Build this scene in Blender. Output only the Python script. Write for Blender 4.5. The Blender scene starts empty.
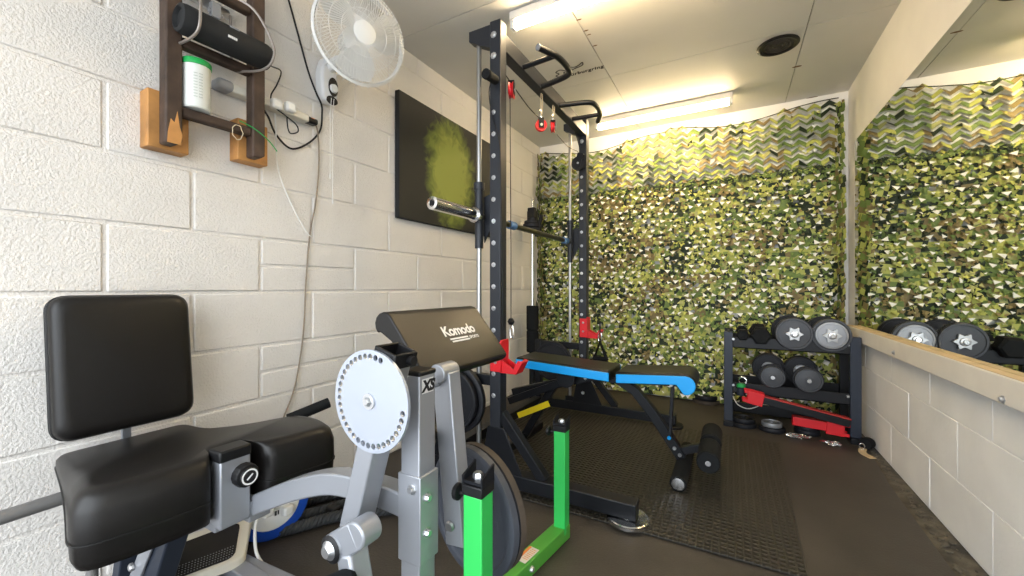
import bpy, bmesh, math, random
from mathutils import Vector, Matrix, noise
random.seed(7)
S = bpy.context.scene
COL = S.collection
PI = math.pi

# ---------------------------------------------------------------- camera
CAM = Vector((1.735, 0.0, 0.961)); FPX = 402.0
YAW = math.radians(28.69)
cd = bpy.data.cameras.new('camera'); cam = bpy.data.objects.new('camera', cd); COL.objects.link(cam)
cam.location = CAM; cam.rotation_euler = (PI / 2, 0, YAW)
cd.sensor_width = 36; cd.lens = FPX / 1024 * 36; cd.clip_start = .01
S.camera = cam
RT = Vector((math.cos(YAW), math.sin(YAW), 0)); FW = Vector((-math.sin(YAW), math.cos(YAW), 0))
def at(px, py, **k):
    """world point seen at a pixel, on the plane x=, y= or z="""
    d = FW + RT * ((px - 512) / FPX) + Vector((0, 0, (287.5 - py) / FPX))
    ax, v = list(k.items())[0]; i = 'xyz'.index(ax)
    return CAM + d * ((v - CAM[i]) / d[i])

W, D, H, Y0 = 2.485, 3.78, 2.41, -1.1

# ---------------------------------------------------------------- world, daylight through the open garage door, exposure
w = bpy.data.worlds.new('daylight'); S.world = w; w.use_nodes = True
bg = w.node_tree.nodes['Background']; bg.inputs[0].default_value = (.88, .94, 1, 1); bg.inputs[1].default_value = 4.2
ld = bpy.data.lights.new('door_portal', 'AREA'); ld.shape = 'RECTANGLE'; ld.size = W; ld.size_y = H
ld.cycles.is_portal = True
lo = bpy.data.objects.new('door_portal', ld); COL.objects.link(lo); lo.location = (W / 2, Y0, H / 2); lo.rotation_euler = (PI / 2, 0, 0)
S.view_settings.view_transform = 'Standard'; S.view_settings.look = 'None'
S.view_settings.exposure = 0.6; S.view_settings.gamma = 1; S.view_settings.use_curve_mapping = False
TUBE_STRENGTH = 44

# ---------------------------------------------------------------- materials
MATS = {}
def mat(name, col, rough=.5, metal=0, bump=0, bscale=60, var=0, vscale=8, emit=None, spec=None, coat=0, bdist=.004):
    if name in MATS: return MATS[name]
    m = bpy.data.materials.new(name); m.use_nodes = True; nt = m.node_tree; N = nt.nodes; L = nt.links
    b = N['Principled BSDF']; b.inputs['Base Color'].default_value = (*col, 1)
    b.inputs['Roughness'].default_value = rough; b.inputs['Metallic'].default_value = metal
    if spec is not None: b.inputs['Specular IOR Level'].default_value = spec
    if coat: b.inputs['Coat Weight'].default_value = coat
    tc = N.new('ShaderNodeTexCoord')
    if var:
        n = N.new('ShaderNodeTexNoise'); n.inputs['Scale'].default_value = vscale; n.inputs['Detail'].default_value = 6
        L.new(tc.outputs['Object'], n.inputs['Vector'])
        r = N.new('ShaderNodeValToRGB'); r.color_ramp.elements[0].position = .3; r.color_ramp.elements[1].position = .7
        r.color_ramp.elements[0].color = (*[c * (1 - var) for c in col], 1); r.color_ramp.elements[1].color = (*[min(1, c * (1 + var)) for c in col], 1)
        L.new(n.outputs['Fac'], r.inputs[0]); L.new(r.outputs[0], b.inputs['Base Color'])
    if bump:
        n = N.new('ShaderNodeTexNoise'); n.inputs['Scale'].default_value = bscale; n.inputs['Detail'].default_value = 4
        L.new(tc.outputs['Object'], n.inputs['Vector'])
        bp = N.new('ShaderNodeBump'); bp.inputs['Strength'].default_value = bump; bp.inputs['Distance'].default_value = bdist
        L.new(n.outputs['Fac'], bp.inputs['Height']); L.new(bp.outputs[0], b.inputs['Normal'])
    if emit:
        b.inputs['Emission Color'].default_value = (*emit[0], 1); b.inputs['Emission Strength'].default_value = emit[1]
    MATS[name] = m; return m

paint = mat('painted_block', (.80, .765, .72), .75, bump=1, bscale=150, var=.05, vscale=3, bdist=.0042)
paint2 = mat('painted_block_smooth', (.84, .825, .80), .7, bump=.5, bscale=60, var=.06, vscale=4, bdist=.004)
board = mat('painted_board', (.80, .765, .70), .7, bump=.15, bscale=30, var=.03, vscale=5)
ceil_m = mat('ceiling_board', (.66, .645, .61), .55, bump=.1, bscale=8, var=.05, vscale=2)
gapm = mat('dark_gap', (.05, .045, .04), .9)
white_wall = mat('white_wall', (.85, .84, .82), .8)
rubber = mat('rubber_floor', (.050, .042, .034), .55, bump=.4, bscale=140, var=.25, vscale=3)
concrete = mat('dirty_concrete', (.10, .085, .06), .95, bump=1, bscale=40, var=.6, vscale=14, bdist=.01)
drive = mat('driveway', (.42, .41, .40), .9)
leather = mat('black_vinyl', (.008, .007, .0065), .38, spec=.38, bump=.22, bscale=350, bdist=.001)
leather_dk = mat('black_vinyl_edge', (.006, .006, .006), .45)
silver = mat('silver_powdercoat', (.36, .375, .41), .36, .5, bump=.08, bscale=500, bdist=.001)
silver2 = mat('silver_plate', (.42, .455, .53), .35, .35)
grey_tube = mat('grey_tube', (.22, .215, .21), .4, .4)
slate = mat('slate_steel', (.028, .036, .054), .45, .15, spec=.4)
blackm = mat('black_steel', (.008, .009, .012), .40, .1, spec=.35, bump=.05, bscale=400)
charcoal = mat('charcoal_steel', (.024, .027, .034), .42, .15, spec=.4)
blackp = mat('black_plastic', (.007, .007, .008), .45, spec=.35)
foam = mat('black_foam', (.007, .008, .009), .8, spec=.25, bump=.3, bscale=300, bdist=.002)
chrome = mat('chrome', (.78, .78, .78), .16, 1)
steel = mat('bolt_steel', (.62, .63, .65), .3, .9)
iron = mat('cast_iron', (.014, .015, .019), .5, .2, spec=.35, bump=.2, bscale=120, var=.2)
iron_b = mat('blue_grey_rubber', (.050, .056, .072), .55, bump=.25, bscale=90, var=.2)
iron_r = mat('rusty_rim', (.065, .050, .038), .7, .2, bump=.3, bscale=80, var=.4)
green = mat('green_powdercoat', (.035, .52, .10), .35)
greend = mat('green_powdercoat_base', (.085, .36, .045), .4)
red = mat('red_powdercoat', (.68, .010, .018), .38)
blue = mat('blue_vinyl', (.0, .34, .84), .4)
bluec = mat('blue_plastic', (.01, .075, .48), .4)
bluep = mat('blue_pad', (.08, .2, .44), .6)
yellow = mat('yellow_label', (.85, .66, .01), .5)
wood_d = mat('dark_wood', (.060, .036, .024), .7, bump=.6, bscale=25, var=.5, vscale=12)
wood_o = mat('pine_block', (.46, .22, .065), .6, bump=.3, bscale=20, var=.35, vscale=9)
wood_p = mat('painted_timber', (.78, .735, .66), .65, bump=.2, bscale=25, var=.06, vscale=6)
wood_raw = mat('raw_timber', (.62, .47, .27), .7, bump=.3, bscale=30, var=.12, vscale=10)
whitep = mat('white_plastic', (.80, .80, .78), .35)
creamp = mat('cream_plastic', (.72, .69, .60), .4)
greyp = mat('grey_plastic', (.30, .31, .33), .45)
labelw = mat('white_print', (.85, .85, .85), .5)
orange = mat('orange_label', (.80, .25, .05), .5)
lid_g = mat('green_lid', (.015, .36, .08), .4)
wire_m = mat('bare_wire', (.33, .29, .26), .35, .5)
string = mat('cream_string', (.66, .55, .38), .9)
browncable = mat('brown_cable', (.25, .20, .15), .6)
tubem = mat('lit_tube', (1, .95, .85), .3, emit=((1, .77, .46), TUBE_STRENGTH))
fixture = mat('fixture_enamel', (.85, .80, .74), .4)
canvas_edge = mat('dark_canvas', (.010, .011, .012), .8, bump=.15, bscale=500, bdist=.001)

def mirror_mat():
    m = bpy.data.materials.new('mirror_glass'); m.use_nodes = True
    b = m.node_tree.nodes['Principled BSDF']; b.inputs['Base Color'].default_value = (.86, .88, .85, 1)
    b.inputs['Metallic'].default_value = 1; b.inputs['Roughness'].default_value = .015
    return m
mirror_m = mirror_mat()

def mat_ribbed():
    m = bpy.data.materials.new('ribbed_rubber'); m.use_nodes = True; nt = m.node_tree; N = nt.nodes; L = nt.links
    b = N['Principled BSDF']; b.inputs['Roughness'].default_value = .5
    tc = N.new('ShaderNodeTexCoord'); sp = N.new('ShaderNodeSeparateXYZ'); L.new(tc.outputs['Object'], sp.inputs[0])
    def saw(out, f):
        a = N.new('ShaderNodeMath'); a.operation = 'MULTIPLY'; a.inputs[1].default_value = f; L.new(out, a.inputs[0])
        s = N.new('ShaderNodeMath'); s.operation = 'SINE'; L.new(a.outputs[0], s.inputs[0])
        return s.outputs[0]
    sx, sy = saw(sp.outputs[0], 2 * PI / .026), saw(sp.outputs[1], 2 * PI / .026)
    mx = N.new('ShaderNodeMath'); mx.operation = 'MAXIMUM'; L.new(sx, mx.inputs[0]); L.new(sy, mx.inputs[1])
    rp = N.new('ShaderNodeValToRGB'); rp.color_ramp.elements[0].position = .55; rp.color_ramp.elements[1].position = .98
    rp.color_ramp.elements[0].color = (.018, .015, .010, 1); rp.color_ramp.elements[1].color = (.040, .034, .024, 1)
    L.new(mx.outputs[0], rp.inputs[0]); L.new(rp.outputs[0], b.inputs['Base Color'])
    bp = N.new('ShaderNodeBump'); bp.inputs['Strength'].default_value = .8; bp.inputs['Distance'].default_value = .004
    L.new(mx.outputs[0], bp.inputs['Height']); L.new(bp.outputs[0], b.inputs['Normal'])
    return m
ribbed = mat_ribbed()

def art_mat():
    """dark canvas print with a plain soft green brushed swirl"""
    m = bpy.data.materials.new('canvas_print'); m.use_nodes = True; nt = m.node_tree; N = nt.nodes; L = nt.links
    b = N['Principled BSDF']; b.inputs['Roughness'].default_value = .6
    tc = N.new('ShaderNodeTexCoord'); mp = N.new('ShaderNodeMapping'); L.new(tc.outputs['Object'], mp.inputs[0])
    mp.inputs['Scale'].default_value = (1, 1, 1)
    nz = N.new('ShaderNodeTexNoise'); nz.inputs['Scale'].default_value = 9; nz.inputs['Detail'].default_value = 5; nz.inputs['Distortion'].default_value = 1.5
    L.new(mp.outputs[0], nz.inputs['Vector'])
    # distance from an ellipse centre in the canvas's own y,z
    sp = N.new('ShaderNodeSeparateXYZ'); L.new(tc.outputs['Object'], sp.inputs[0])
    def term(out, c, s):
        a = N.new('ShaderNodeMath'); a.operation = 'SUBTRACT'; L.new(out, a.inputs[0]); a.inputs[1].default_value = c
        d = N.new('ShaderNodeMath'); d.operation = 'DIVIDE'; L.new(a.outputs[0], d.inputs[0]); d.inputs[1].default_value = s
        p = N.new('ShaderNodeMath'); p.operation = 'MULTIPLY'; L.new(d.outputs[0], p.inputs[0]); L.new(d.outputs[0], p.inputs[1])
        return p.outputs[0]
    ad = N.new('ShaderNodeMath'); ad.operation = 'ADD'; L.new(term(sp.outputs[1], -.06, .26), ad.inputs[0]); L.new(term(sp.outputs[2], .37, .36), ad.inputs[1])
    mu = N.new('ShaderNodeMath'); mu.operation = 'MULTIPLY_ADD'; L.new(nz.outputs['Fac'], mu.inputs[0]); mu.inputs[1].default_value = 1.5
    L.new(ad.outputs[0], mu.inputs[2])
    r = N.new('ShaderNodeValToRGB'); e = r.color_ramp.elements
    e[0].position = .55; e[0].color = (.30, .34, .06, 1); e[1].position = 1.0; e[1].color = (.012, .013, .013, 1)
    k = e.new(.75); k.color = (.15, .19, .03, 1); k = e.new(.88); k.color = (.07, .09, .018, 1)
    mr = N.new('ShaderNodeMapRange'); mr.inputs[1].default_value = 0; mr.inputs[2].default_value = 2.0
    L.new(mu.outputs[0], mr.inputs[0]); L.new(mr.outputs[0], r.inputs[0]); L.new(r.outputs[0], b.inputs['Base Color'])
    return m
art = art_mat()

# ---------------------------------------------------------------- mesh helpers
V = Vector
def wl(o):
    v = V((0, 0, 0))
    while o: v += o.location; o = o.parent
    return v
def frame(axis, up=(0, 0, 1)):
    z = V(axis).normalized(); u = V(up)
    if abs(z.dot(u.normalized())) > .98: u = V((1, 0, 0)) if abs(z.x) < .9 else V((0, 1, 0))
    x = u.cross(z).normalized(); y = z.cross(x)
    return x, y, z
def box(bm, c, s, R=None):
    c = V(c); vs = []
    for dx in (-.5, .5):
        for dy in (-.5, .5):
            for dz in (-.5, .5):
                v = V((dx * s[0], dy * s[1], dz * s[2]))
                vs.append(bm.verts.new(c + (R @ v if R else v)))
    for f in ((0, 1, 3, 2), (4, 6, 7, 5), (0, 4, 5, 1), (2, 3, 7, 6), (0, 2, 6, 4), (1, 5, 7, 3)):
        bm.faces.new([vs[i] for i in f])
def box2(bm, a, b):
    a, b = V(a), V(b); box(bm, (a + b) / 2, [abs(x) for x in (b - a)])
def beam(bm, p, q, w, h, up=(0, 0, 1)):
    p, q = V(p), V(q); x, y, z = frame(q - p, up)
    box(bm, (p + q) / 2, (w, h, (q - p).length), Matrix((x, y, z)).transposed())
def smooth_pts(pts, n=8):
    pts = [V(p) for p in pts]; out = []
    P = [pts[0]] + pts + [pts[-1]]
    for i in range(1, len(P) - 2):
        a, b, c, d = P[i - 1:i + 3]
        for k in range(n):
            t = k / n
            out.append(.5 * (2 * b + (c - a) * t + (2 * a - 5 * b + 4 * c - d) * t * t + (3 * b - a - 3 * c + d) * t ** 3))
    out.append(pts[-1]); return out
def sweep(bm, pts, prof, up=(0, 0, 1), closed=False):
    """sweep a closed 2-D profile along points"""
    pts = [V(p) for p in pts]; n = len(pts); rings = []
    t0 = (pts[1] - pts[0]).normalized(); x, y, z = frame(t0, up)
    for i, p in enumerate(pts):
        if closed: t = pts[(i + 1) % n] - pts[i - 1]
        else: t = pts[min(i + 1, n - 1)] - pts[max(i - 1, 0)]
        t.normalize()
        x = (x - t * x.dot(t)).normalized(); y = t.cross(x)
        rings.append([bm.verts.new(p + x * a + y * b) for a, b in prof])
    m = len(prof)
    for i in range(n if closed else n - 1):
        A, B = rings[i], rings[(i + 1) % n]
        for k in range(m): bm.faces.new((A[k], A[(k + 1) % m], B[(k + 1) % m], B[k]))
    if not closed:
        bm.faces.new(rings[0][::-1]); bm.faces.new(rings[-1])
def circ(r, n=12): return [(r * math.cos(2 * PI * i / n), r * math.sin(2 * PI * i / n)) for i in range(n)]
def tube(bm, pts, r, n=12, closed=False): sweep(bm, pts, circ(r, n), closed=closed)
def rect(w, h): return [(-w / 2, -h / 2), (w / 2, -h / 2), (w / 2, h / 2), (-w / 2, h / 2)]
def lathe(bm, prof, o, axis, n=32):
    """revolve [(r,h)] about axis from o; closes on axis where r=0"""
    x, y, z = frame(axis); o = V(o); rings = []
    for r, h in prof:
        if r < 1e-6: rings.append([bm.verts.new(o + z * h)])
        else: rings.append([bm.verts.new(o + z * h + (x * math.cos(2 * PI * i / n) + y * math.sin(2 * PI * i / n)) * r) for i in range(n)])
    for A, B in zip(rings, rings[1:]):
        for i in range(n):
            j = (i + 1) % n
            if len(A) == 1 and len(B) == 1: continue
            if len(A) == 1: bm.faces.new((A[0], B[j], B[i]))
            elif len(B) == 1: bm.faces.new((A[i], A[j], B[0]))
            else: bm.faces.new((A[i], A[j], B[j], B[i]))
def cyl(bm, p, q, r, n=20):
    p, q = V(p), V(q); L = (q - p).length
    lathe(bm, [(0, 0), (r, 0), (r, L), (0, L)], p, q - p, n)
def prism(bm, pts, ext):
    ext = V(ext); a = [bm.verts.new(V(p)) for p in pts]; b = [bm.verts.new(V(p) + ext) for p in pts]; n = len(pts)
    bm.faces.new(a[::-1]); bm.faces.new(b)
    for i in range(n): bm.faces.new((a[i], a[(i + 1) % n], b[(i + 1) % n], b[i]))
def holed_plate(bm, o, axis, r, holes, th, n=64):
    """disc with round through-holes: holes = [(angle, radius_of_centre, hole_r)]"""
    x, y, z = frame(axis); o = V(o); edges = []; tmp = bmesh.new()
    def loop(c, rr, k):
        vs = [tmp.verts.new(c + (x * math.cos(2 * PI * i / k) + y * math.sin(2 * PI * i / k)) * rr) for i in range(k)]
        return [tmp.edges.new((vs[i], vs[(i + 1) % k])) for i in range(k)]
    edges += loop(o, r, n)
    for a, R, h in holes: edges += loop(o + (x * math.cos(a) + y * math.sin(a)) * R, h, 10)
    bmesh.ops.triangle_fill(tmp, use_beauty=True, use_dissolve=False, edges=edges, normal=z)
    g = bmesh.ops.extrude_face_region(tmp, geom=tmp.faces[:])
    for v in g['geom']:
        if isinstance(v, bmesh.types.BMVert): v.co += z * th
    me = bpy.data.meshes.new('t'); tmp.to_mesh(me); tmp.free(); bm.from_mesh(me); bpy.data.meshes.remove(me)
def rounded_outline(pts, r, n=5):
    out = []; k = len(pts); pts = [V((p[0], p[1], 0)) for p in pts]
    rr = r if isinstance(r, (list, tuple)) else [r] * k
    for i in range(k):
        p, a, b = pts[i], pts[i - 1], pts[(i + 1) % k]
        da, db = (a - p).normalized(), (b - p).normalized()
        d = min(rr[i], (a - p).length * .45, (b - p).length * .45)
        s, e = p + da * d, p + db * d
        for j in range(n + 1):
            t = j / n; q = s * (1 - t) ** 2 + p * 2 * t * (1 - t) + e * t * t; out.append((q.x, q.y))
    return out
def obj(name, bm, m, parent=None, bevel=0, seg=2, label=None, kind=None, sharp=35):
    bmesh.ops.recalc_face_normals(bm, faces=bm.faces[:])
    me = bpy.data.meshes.new(name); bm.to_mesh(me); bm.free()
    o = bpy.data.objects.new(name, me); COL.objects.link(o)
    for mm in (m if isinstance(m, (list, tuple)) else [m]): me.materials.append(mm)
    if parent:
        o.parent = parent; off = wl(parent)
    else:
        xs = [v.co for v in me.vertices]
        off = V([(min(c[i] for c in xs) + max(c[i] for c in xs)) / 2 for i in range(3)]); off.z = min(c.z for c in xs)
        o.location = off
    me.transform(Matrix.Translation(-off))
    for p in me.polygons: p.use_smooth = True
    me.set_sharp_from_angle(angle=math.radians(sharp))
    if bevel:
        b = o.modifiers.new('bevel', 'BEVEL'); b.width = bevel; b.segments = seg; b.limit_method = 'ANGLE'; b.angle_limit = math.radians(40)
        b.harden_normals = False
    if label: o['label'] = label
    if kind: o['kind'] = kind
    return o
def tag(o, label, cat, group=None):
    o['label'] = label; o['category'] = cat
    if group: o['group'] = group
    return o
def thing(name, label, cat, loc=(0, 0, 0), group=None):
    o = bpy.data.objects.new(name, None); COL.objects.link(o); o.location = loc; o.empty_display_size = .05
    return tag(o, label, cat, group)
def dup(root, loc, label, rz=0):
    def cp(o, par):
        c = o.copy(); COL.objects.link(c)
        if par: c.parent = par
        for ch in list(o.children): cp(ch, c)
        return c
    r = cp(root, None); r.location = loc; r.rotation_euler = (0, 0, rz); r['label'] = label
    return r
def B(): return bmesh.new()
def one(name, f, m, parent=None, **k):
    bm = B(); f(bm); return obj(name, bm, m, parent, **k)
def struct(name, f, m, **k):
    o = one(name, f, m, **k); o['kind'] = 'structure'; return o
def text(name, s, size, o, xdir, up, m, parent, shear=0, space=1, th=.0006, bold=0, label=None):
    cu = bpy.data.curves.new('t', 'FONT'); cu.body = s; cu.size = size; cu.align_x = 'CENTER'; cu.align_y = 'CENTER'
    cu.shear = shear; cu.space_character = space; cu.extrude = 0; cu.offset = bold; cu.resolution_u = 3
    to = bpy.data.objects.new('t', cu); COL.objects.link(to)
    bpy.context.view_layer.update()
    me = bpy.data.meshes.new_from_object(to.evaluated_get(bpy.context.evaluated_depsgraph_get()))
    bpy.data.objects.remove(to); bpy.data.curves.remove(cu)
    X = V(xdir).normalized(); Z = X.cross(V(up)).normalized(); Y = Z.cross(X)
    bm = B(); bm.from_mesh(me); bpy.data.meshes.remove(me)
    for v in bm.verts: v.co = V(o) + X * v.co.x + Y * v.co.y + Z * th
    me = bpy.data.meshes.new(name); bm.to_mesh(me); bm.free()
    ob = bpy.data.objects.new(name, me); COL.objects.link(ob); me.materials.append(m)
    off = wl(parent) if parent else V((0, 0, 0))
    me.transform(Matrix.Translation(-off)); ob.parent = parent
    if label: ob['label'] = label
    return ob

# ---------------------------------------------------------------- the room
def blockwall(bm, x, sgn, levels, joints, y0, y1, zmin, zmax, split=(), g=.006, rec=.0045):
    """block faces proud of a recessed mortar plane; sgn = direction the face looks (+1 = +x)"""
    for i in range(len(levels) - 1):
        a, b = max(levels[i], zmin), min(levels[i + 1], zmax)
        if b - a < .03: continue
        js = joints[i % 2]; ys = [js + .4775 * k for k in range(-5, 9)]
        for k in range(len(ys) - 1):
            p, q = max(ys[k], y0), min(ys[k + 1], y1)
            if q - p < .02: continue
            rows = [(a, b)]
            if (i, k) in split: rows = [(a, (a + b) / 2), ((a + b) / 2, b)]
            for (c, d) in rows:
                dx = random.uniform(0, .0025)
                box2(bm, (x - sgn * .05, p + g, c + g), (x + sgn * dx, q - g, d - g))
    box2(bm, (x - sgn * .10, y0, zmin), (x - sgn * rec, y1, zmax))
lv = [-.181 + .225 * k for k in range(13)]   # mortar lines, one close to eye level
def leftw(bm): blockwall(bm, 0, 1, lv, (.73 - .4775, .495), Y0, D, 0, H, split={(5, 6), (3, 6)})
struct('wall_left', leftw, paint, bevel=.004)
rl = [.005 + .225 * k for k in range(4)]
def rightw(bm): blockwall(bm, W, -1, rl, (2.38 - 5 * .48 + .02, 2.14 - 5 * .48 + .02), Y0, D, 0, .69, g=.003, rec=.003)
struct('wall_right', rightw, paint2, bevel=.0015)
struct('wall_right_upper', lambda bm: box2(bm, (W + .0, Y0, .69), (W + .1, D, H)), board)
struct('wall_back', lambda bm: box2(bm, (-.1, D, 0), (W + .1, D + .1, H)), white_wall)
def floorf(bm):
    prism(bm, [(-.02, Y0, 0), (2.372, Y0, 0), (2.385, 1.6, 0), (2.41, 2.6, 0), (2.455, 3.2, 0), (2.46, D, 0), (-.02, D, 0)], (0, 0, -.012))
struct('floor', floorf, rubber)
struct('floor_concrete', lambda bm: box2(bm, (-.1, Y0, -.06), (W + .1, D + .1, -.013)), concrete)
struct('floor_driveway', lambda bm: box2(bm, (-8, -12, -.08), (10, Y0 - .01, -.02)), drive)
def ceilf(bm):
    g = .0022
    xs = [-.1, 1.00, 2.10, W + .1]
    for i in range(3):
        ys = [Y0, -.1, 1.13 - .0, 2.74, D + .1] if i else [Y0, 0.5, 1.74, 2.74, D + .1]
        for a, b in zip(ys, ys[1:]): box2(bm, (xs[i] + g, a + g, H), (xs[i + 1] - g, b - g, H + .012))
struct('ceiling', ceilf, ceil_m)
struct('ceiling_deck', lambda bm: box2(bm, (-.1, Y0, H + .013), (W + .1, D + .1, H + .06)), gapm)

# mirror on the right wall, with the timber rail it stands on
one_m = one('wall_mirror', lambda bm: box2(bm, (W - .006, -.3, .695), (W - .0005, 3.57, 1.975)), mirror_m)
tag(one_m, 'large frameless mirror along the white right wall above the timber rail', 'mirror')
rail = thing('timber_rail', 'white painted timber rail bolted along the right wall under the mirror', 'rail', (W - .02, 2.5, .612))
one('board', lambda bm: box2(bm, (W - .045, -.3, .614), (W - .003, 3.62, .700)), wood_p, rail, bevel=.004)
one('bare_edge', lambda bm: box2(bm, (W - .042, -.3, .7003), (W - .008, 3.615, .7025)), wood_raw, rail, label='bare unpainted timber top edge')
for px, py in ((894, 352), (1003, 399), (860, 337)):
    p = at(px, py, x=W - .045)
    one('bolt', lambda bm: (lathe(bm, [(0, .009), (.006, .009), (.008, .006), (.008, .002), (.013, .0015), (.013, 0), (0, 0)], p, (-1, 0, 0), 6)), steel, rail)
# rubble in the gap between rubber floor and right wall
def rubble(bm):
    for i in range(170):
        y = random.uniform(1.5, 3.15); x = random.uniform(2.405 + .03 * (y - 1.6), W - .012); r = random.uniform(.003, .010)
        s = bmesh.ops.create_icosphere(bm, subdivisions=1, radius=r, matrix=Matrix.Translation((x, y, -.012 + r * .5)) @ Matrix.Diagonal((random.uniform(.7, 1.6), random.uniform(.7, 1.8), .6, 1)))
rb = one('rubble', rubble, concrete); rb['kind'] = 'stuff'
tag(rb, 'loose dirt and grit in the gap along the right wall', 'grit')

# ---------------------------------------------------------------- camouflage net over the back wall
CAMO = [mat('net_lime', (.50, .52, .12), .6), mat('net_green', (.17, .245, .055), .6), mat('net_dark', (.016, .030, .010), .65),
        mat('net_brown', (.25, .19, .07), .6), mat('net_pale', (.46, .46, .17), .6), mat('net_glint', (.88, .88, .82), .5)]  # last one is painted glint: white bits standing in for lit wall behind
def camo_i(u, v, off=0):
    a = noise.noise((u * 4.2 + off, v * 4.2, 3.1)); b = noise.noise((u * 5 + 9 + off, v * 5.5, 7.7)); c = noise.noise((u * 9 + 3, v * 9, 1.7 + off))
    if b > .22: return 3
    if a > .20: return 0
    if a < -.22: return 2 if c > -.2 else 1
    if c > .25: return 4
    return 1 if c < .05 else 0
def tone(u, v):
    return camo_i(u, v, 4) if random.random() < .5 else random.choice((0, 0, 0, 0, 1, 1, 1, 2, 2, 2, 3, 3, 4, 4))
def net_y(u, v):
    return 3.735 + .02 * noise.noise((u * 1.7, v * 1.1, 5)) + .012 * noise.noise((u * 5, v * 4, 2)) 
def top_edge(u):
    t = u / W
    return 2.375 - .07 * math.sin(PI * ((t * 2.1) % 1)) ** 2 - (.03 if t < .5 else .0)
def netf(bm):
    seam = 1.86
    def ribbons(v0, v1, dv, wid, amp, lam, jit, yo, mono, off, gaps=0, white=0):
        nrow = int((v1 - v0) / dv)
        for j in range(nrow + 1):
            v = v0 + j * dv; n = int((W - .05) / (lam / 2)); prev = None
            ph = random.random() * .3
            for i in range(n + 1):
                u = .02 + i * lam / 2 + random.uniform(-jit, jit) * .5
                vv = v + (amp if (i + j * mono) % 2 else -amp) + random.uniform(-jit, jit) + .012 * math.sin(u * 3 + v * 2)
                if vv > top_edge(u): prev = None; continue
                u = min(max(u, .012), W - .03)
                yb = net_y(u, vv) + yo
                tw = random.uniform(-.012, .022); ww = wid * random.uniform(.7, 1.25)
                A = bm.verts.new((u, yb + .010 + tw * .3, vv + ww * .5))
                Bm = bm.verts.new((u + random.uniform(-.006, .006), yb - .006, vv))
                C = bm.verts.new((u + random.uniform(-.008, .008), yb - .008 - tw, vv - ww * .5))
                if prev and random.random() > gaps:
                    ci = 5 if white else camo_i(u, vv, off) if random.random() < .7 else random.choice((0, 0, 1, 1, 2, 3, 4))
                    f1 = bm.faces.new((prev[0], A, Bm, prev[1])); f2 = bm.faces.new((prev[1], Bm, C, prev[2]))
                    f1.material_index = f2.material_index = ci
                prev = (A, Bm, C)
    def leaves(n, v0, v1, size, yo, off, bias, pale=0, row=0):
        for _ in range(n):
            u, v = random.uniform(.02, W - .04), random.uniform(v0, v1)
            if row: v = round((v + .010 * math.sin(u * 80)) / row) * row + random.gauss(0, .009) - .010 * math.sin(u * 80)
            if v > top_edge(u) - .01 or v < .03: continue
            s = size * random.uniform(.6, 1.35); a = random.gauss(-PI / 2, .7)
            y = net_y(u, v) + yo
            d = V((math.cos(a), random.uniform(-.9, .0), math.sin(a))).normalized(); sd = V((-d.z, random.uniform(-.5, .5), d.x)).normalized()
            up = V((0, -random.uniform(.0, .35), 0)) * s
            p = V((u, y, v)); L, R_, T, M = p - sd * s * .55, p + sd * s * .55, p + d * s * random.uniform(.8, 1.1), p + up
            ci = tone(u, v)
            if random.random() < bias: ci = random.choice((1, 2, 2, 1))
            if random.random() < pale: ci = 5
            q = [V((min(max(t.x, .012), W - .025), min(t.y, D - .01), max(t.z, .01))) for t in (L, M, T, R_)]
            vs = [bm.verts.new(t) for t in q]
            for f in (bm.faces.new((vs[0], vs[1], vs[2])), bm.faces.new((vs[1], vs[3], vs[2]))): f.material_index = ci
    ribbons(seam, 2.40, .052, .036, .017, .092, .005, 0, 0, 0)            # open upper piece
    ribbons(seam + .026, 2.38, .052, .020, .017, .092, .003, .012, 0, 0, white=1)  # white zigzags put in as the bright wall showing between rows
    leaves(200, seam, 2.38, .028, -.008, 0, .1, .2)
    # lower piece: a puckered sheet under cut flaps; staggered white triangles imitate glints of lit wall through its holes
    gw, gh = .040, .034; nx, nz = int((W - .05) / gw), int((seam + .02 - .012) / gh); grid = []
    for j in range(nz + 1):
        grid.append([bm.verts.new((min(.014 + i * gw + random.uniform(-.01, .01), W - .03), min(net_y(i * gw, j * gh) + .006 + random.uniform(-.012, .012), D - .012), max(.012 + j * gh + random.uniform(-.009, .009), .008))) for i in range(nx + 1)])
    for j in range(nz):
        for i in range(nx):
            if random.random() < .06: continue
            f = bm.faces.new((grid[j][i], grid[j][i + 1], grid[j + 1][i + 1], grid[j + 1][i])); f.material_index = tone(i * gw, j * gh) if random.random() < .75 else 2
    leaves(8200, .05, seam, .030, -.012, 4, .0, .0, .050)
    cw, chh = .074, .050
    for j in range(int((seam - .03) / chh)):
        for i in range(int((W - .05) / cw) + 1):
            u = .02 + (i + .5 * (j % 2)) * cw + random.uniform(-.016, .016); v = .03 + (j + .5) * chh + random.uniform(-.012, .012)
            d = noise.noise((u * 2.2, v * 2.2, 11))
            if not .03 < u < W - .04 or random.random() > .88 + .5 * d: continue
            hs = random.choice((.009, .013, .017, .020, .023)); y = net_y(u, v) - .022
            a = random.gauss(0, .35); ca, sa = math.cos(a), math.sin(a)
            T = [(-1.1, .5, 0), (1.0, .55 + random.uniform(-.2, .2), -.1), (random.uniform(-.5, .5), -.75, -.6)]
            f = bm.faces.new([bm.verts.new((u + hs * (p[0] * ca - p[1] * sa), y + hs * p[2], v + hs * (p[0] * sa + p[1] * ca))) for p in T]); f.material_index = 5
    leaves(420, seam - .03, seam + .008, .030, -.016, 4, 1, 0)                # gathered seam
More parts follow.
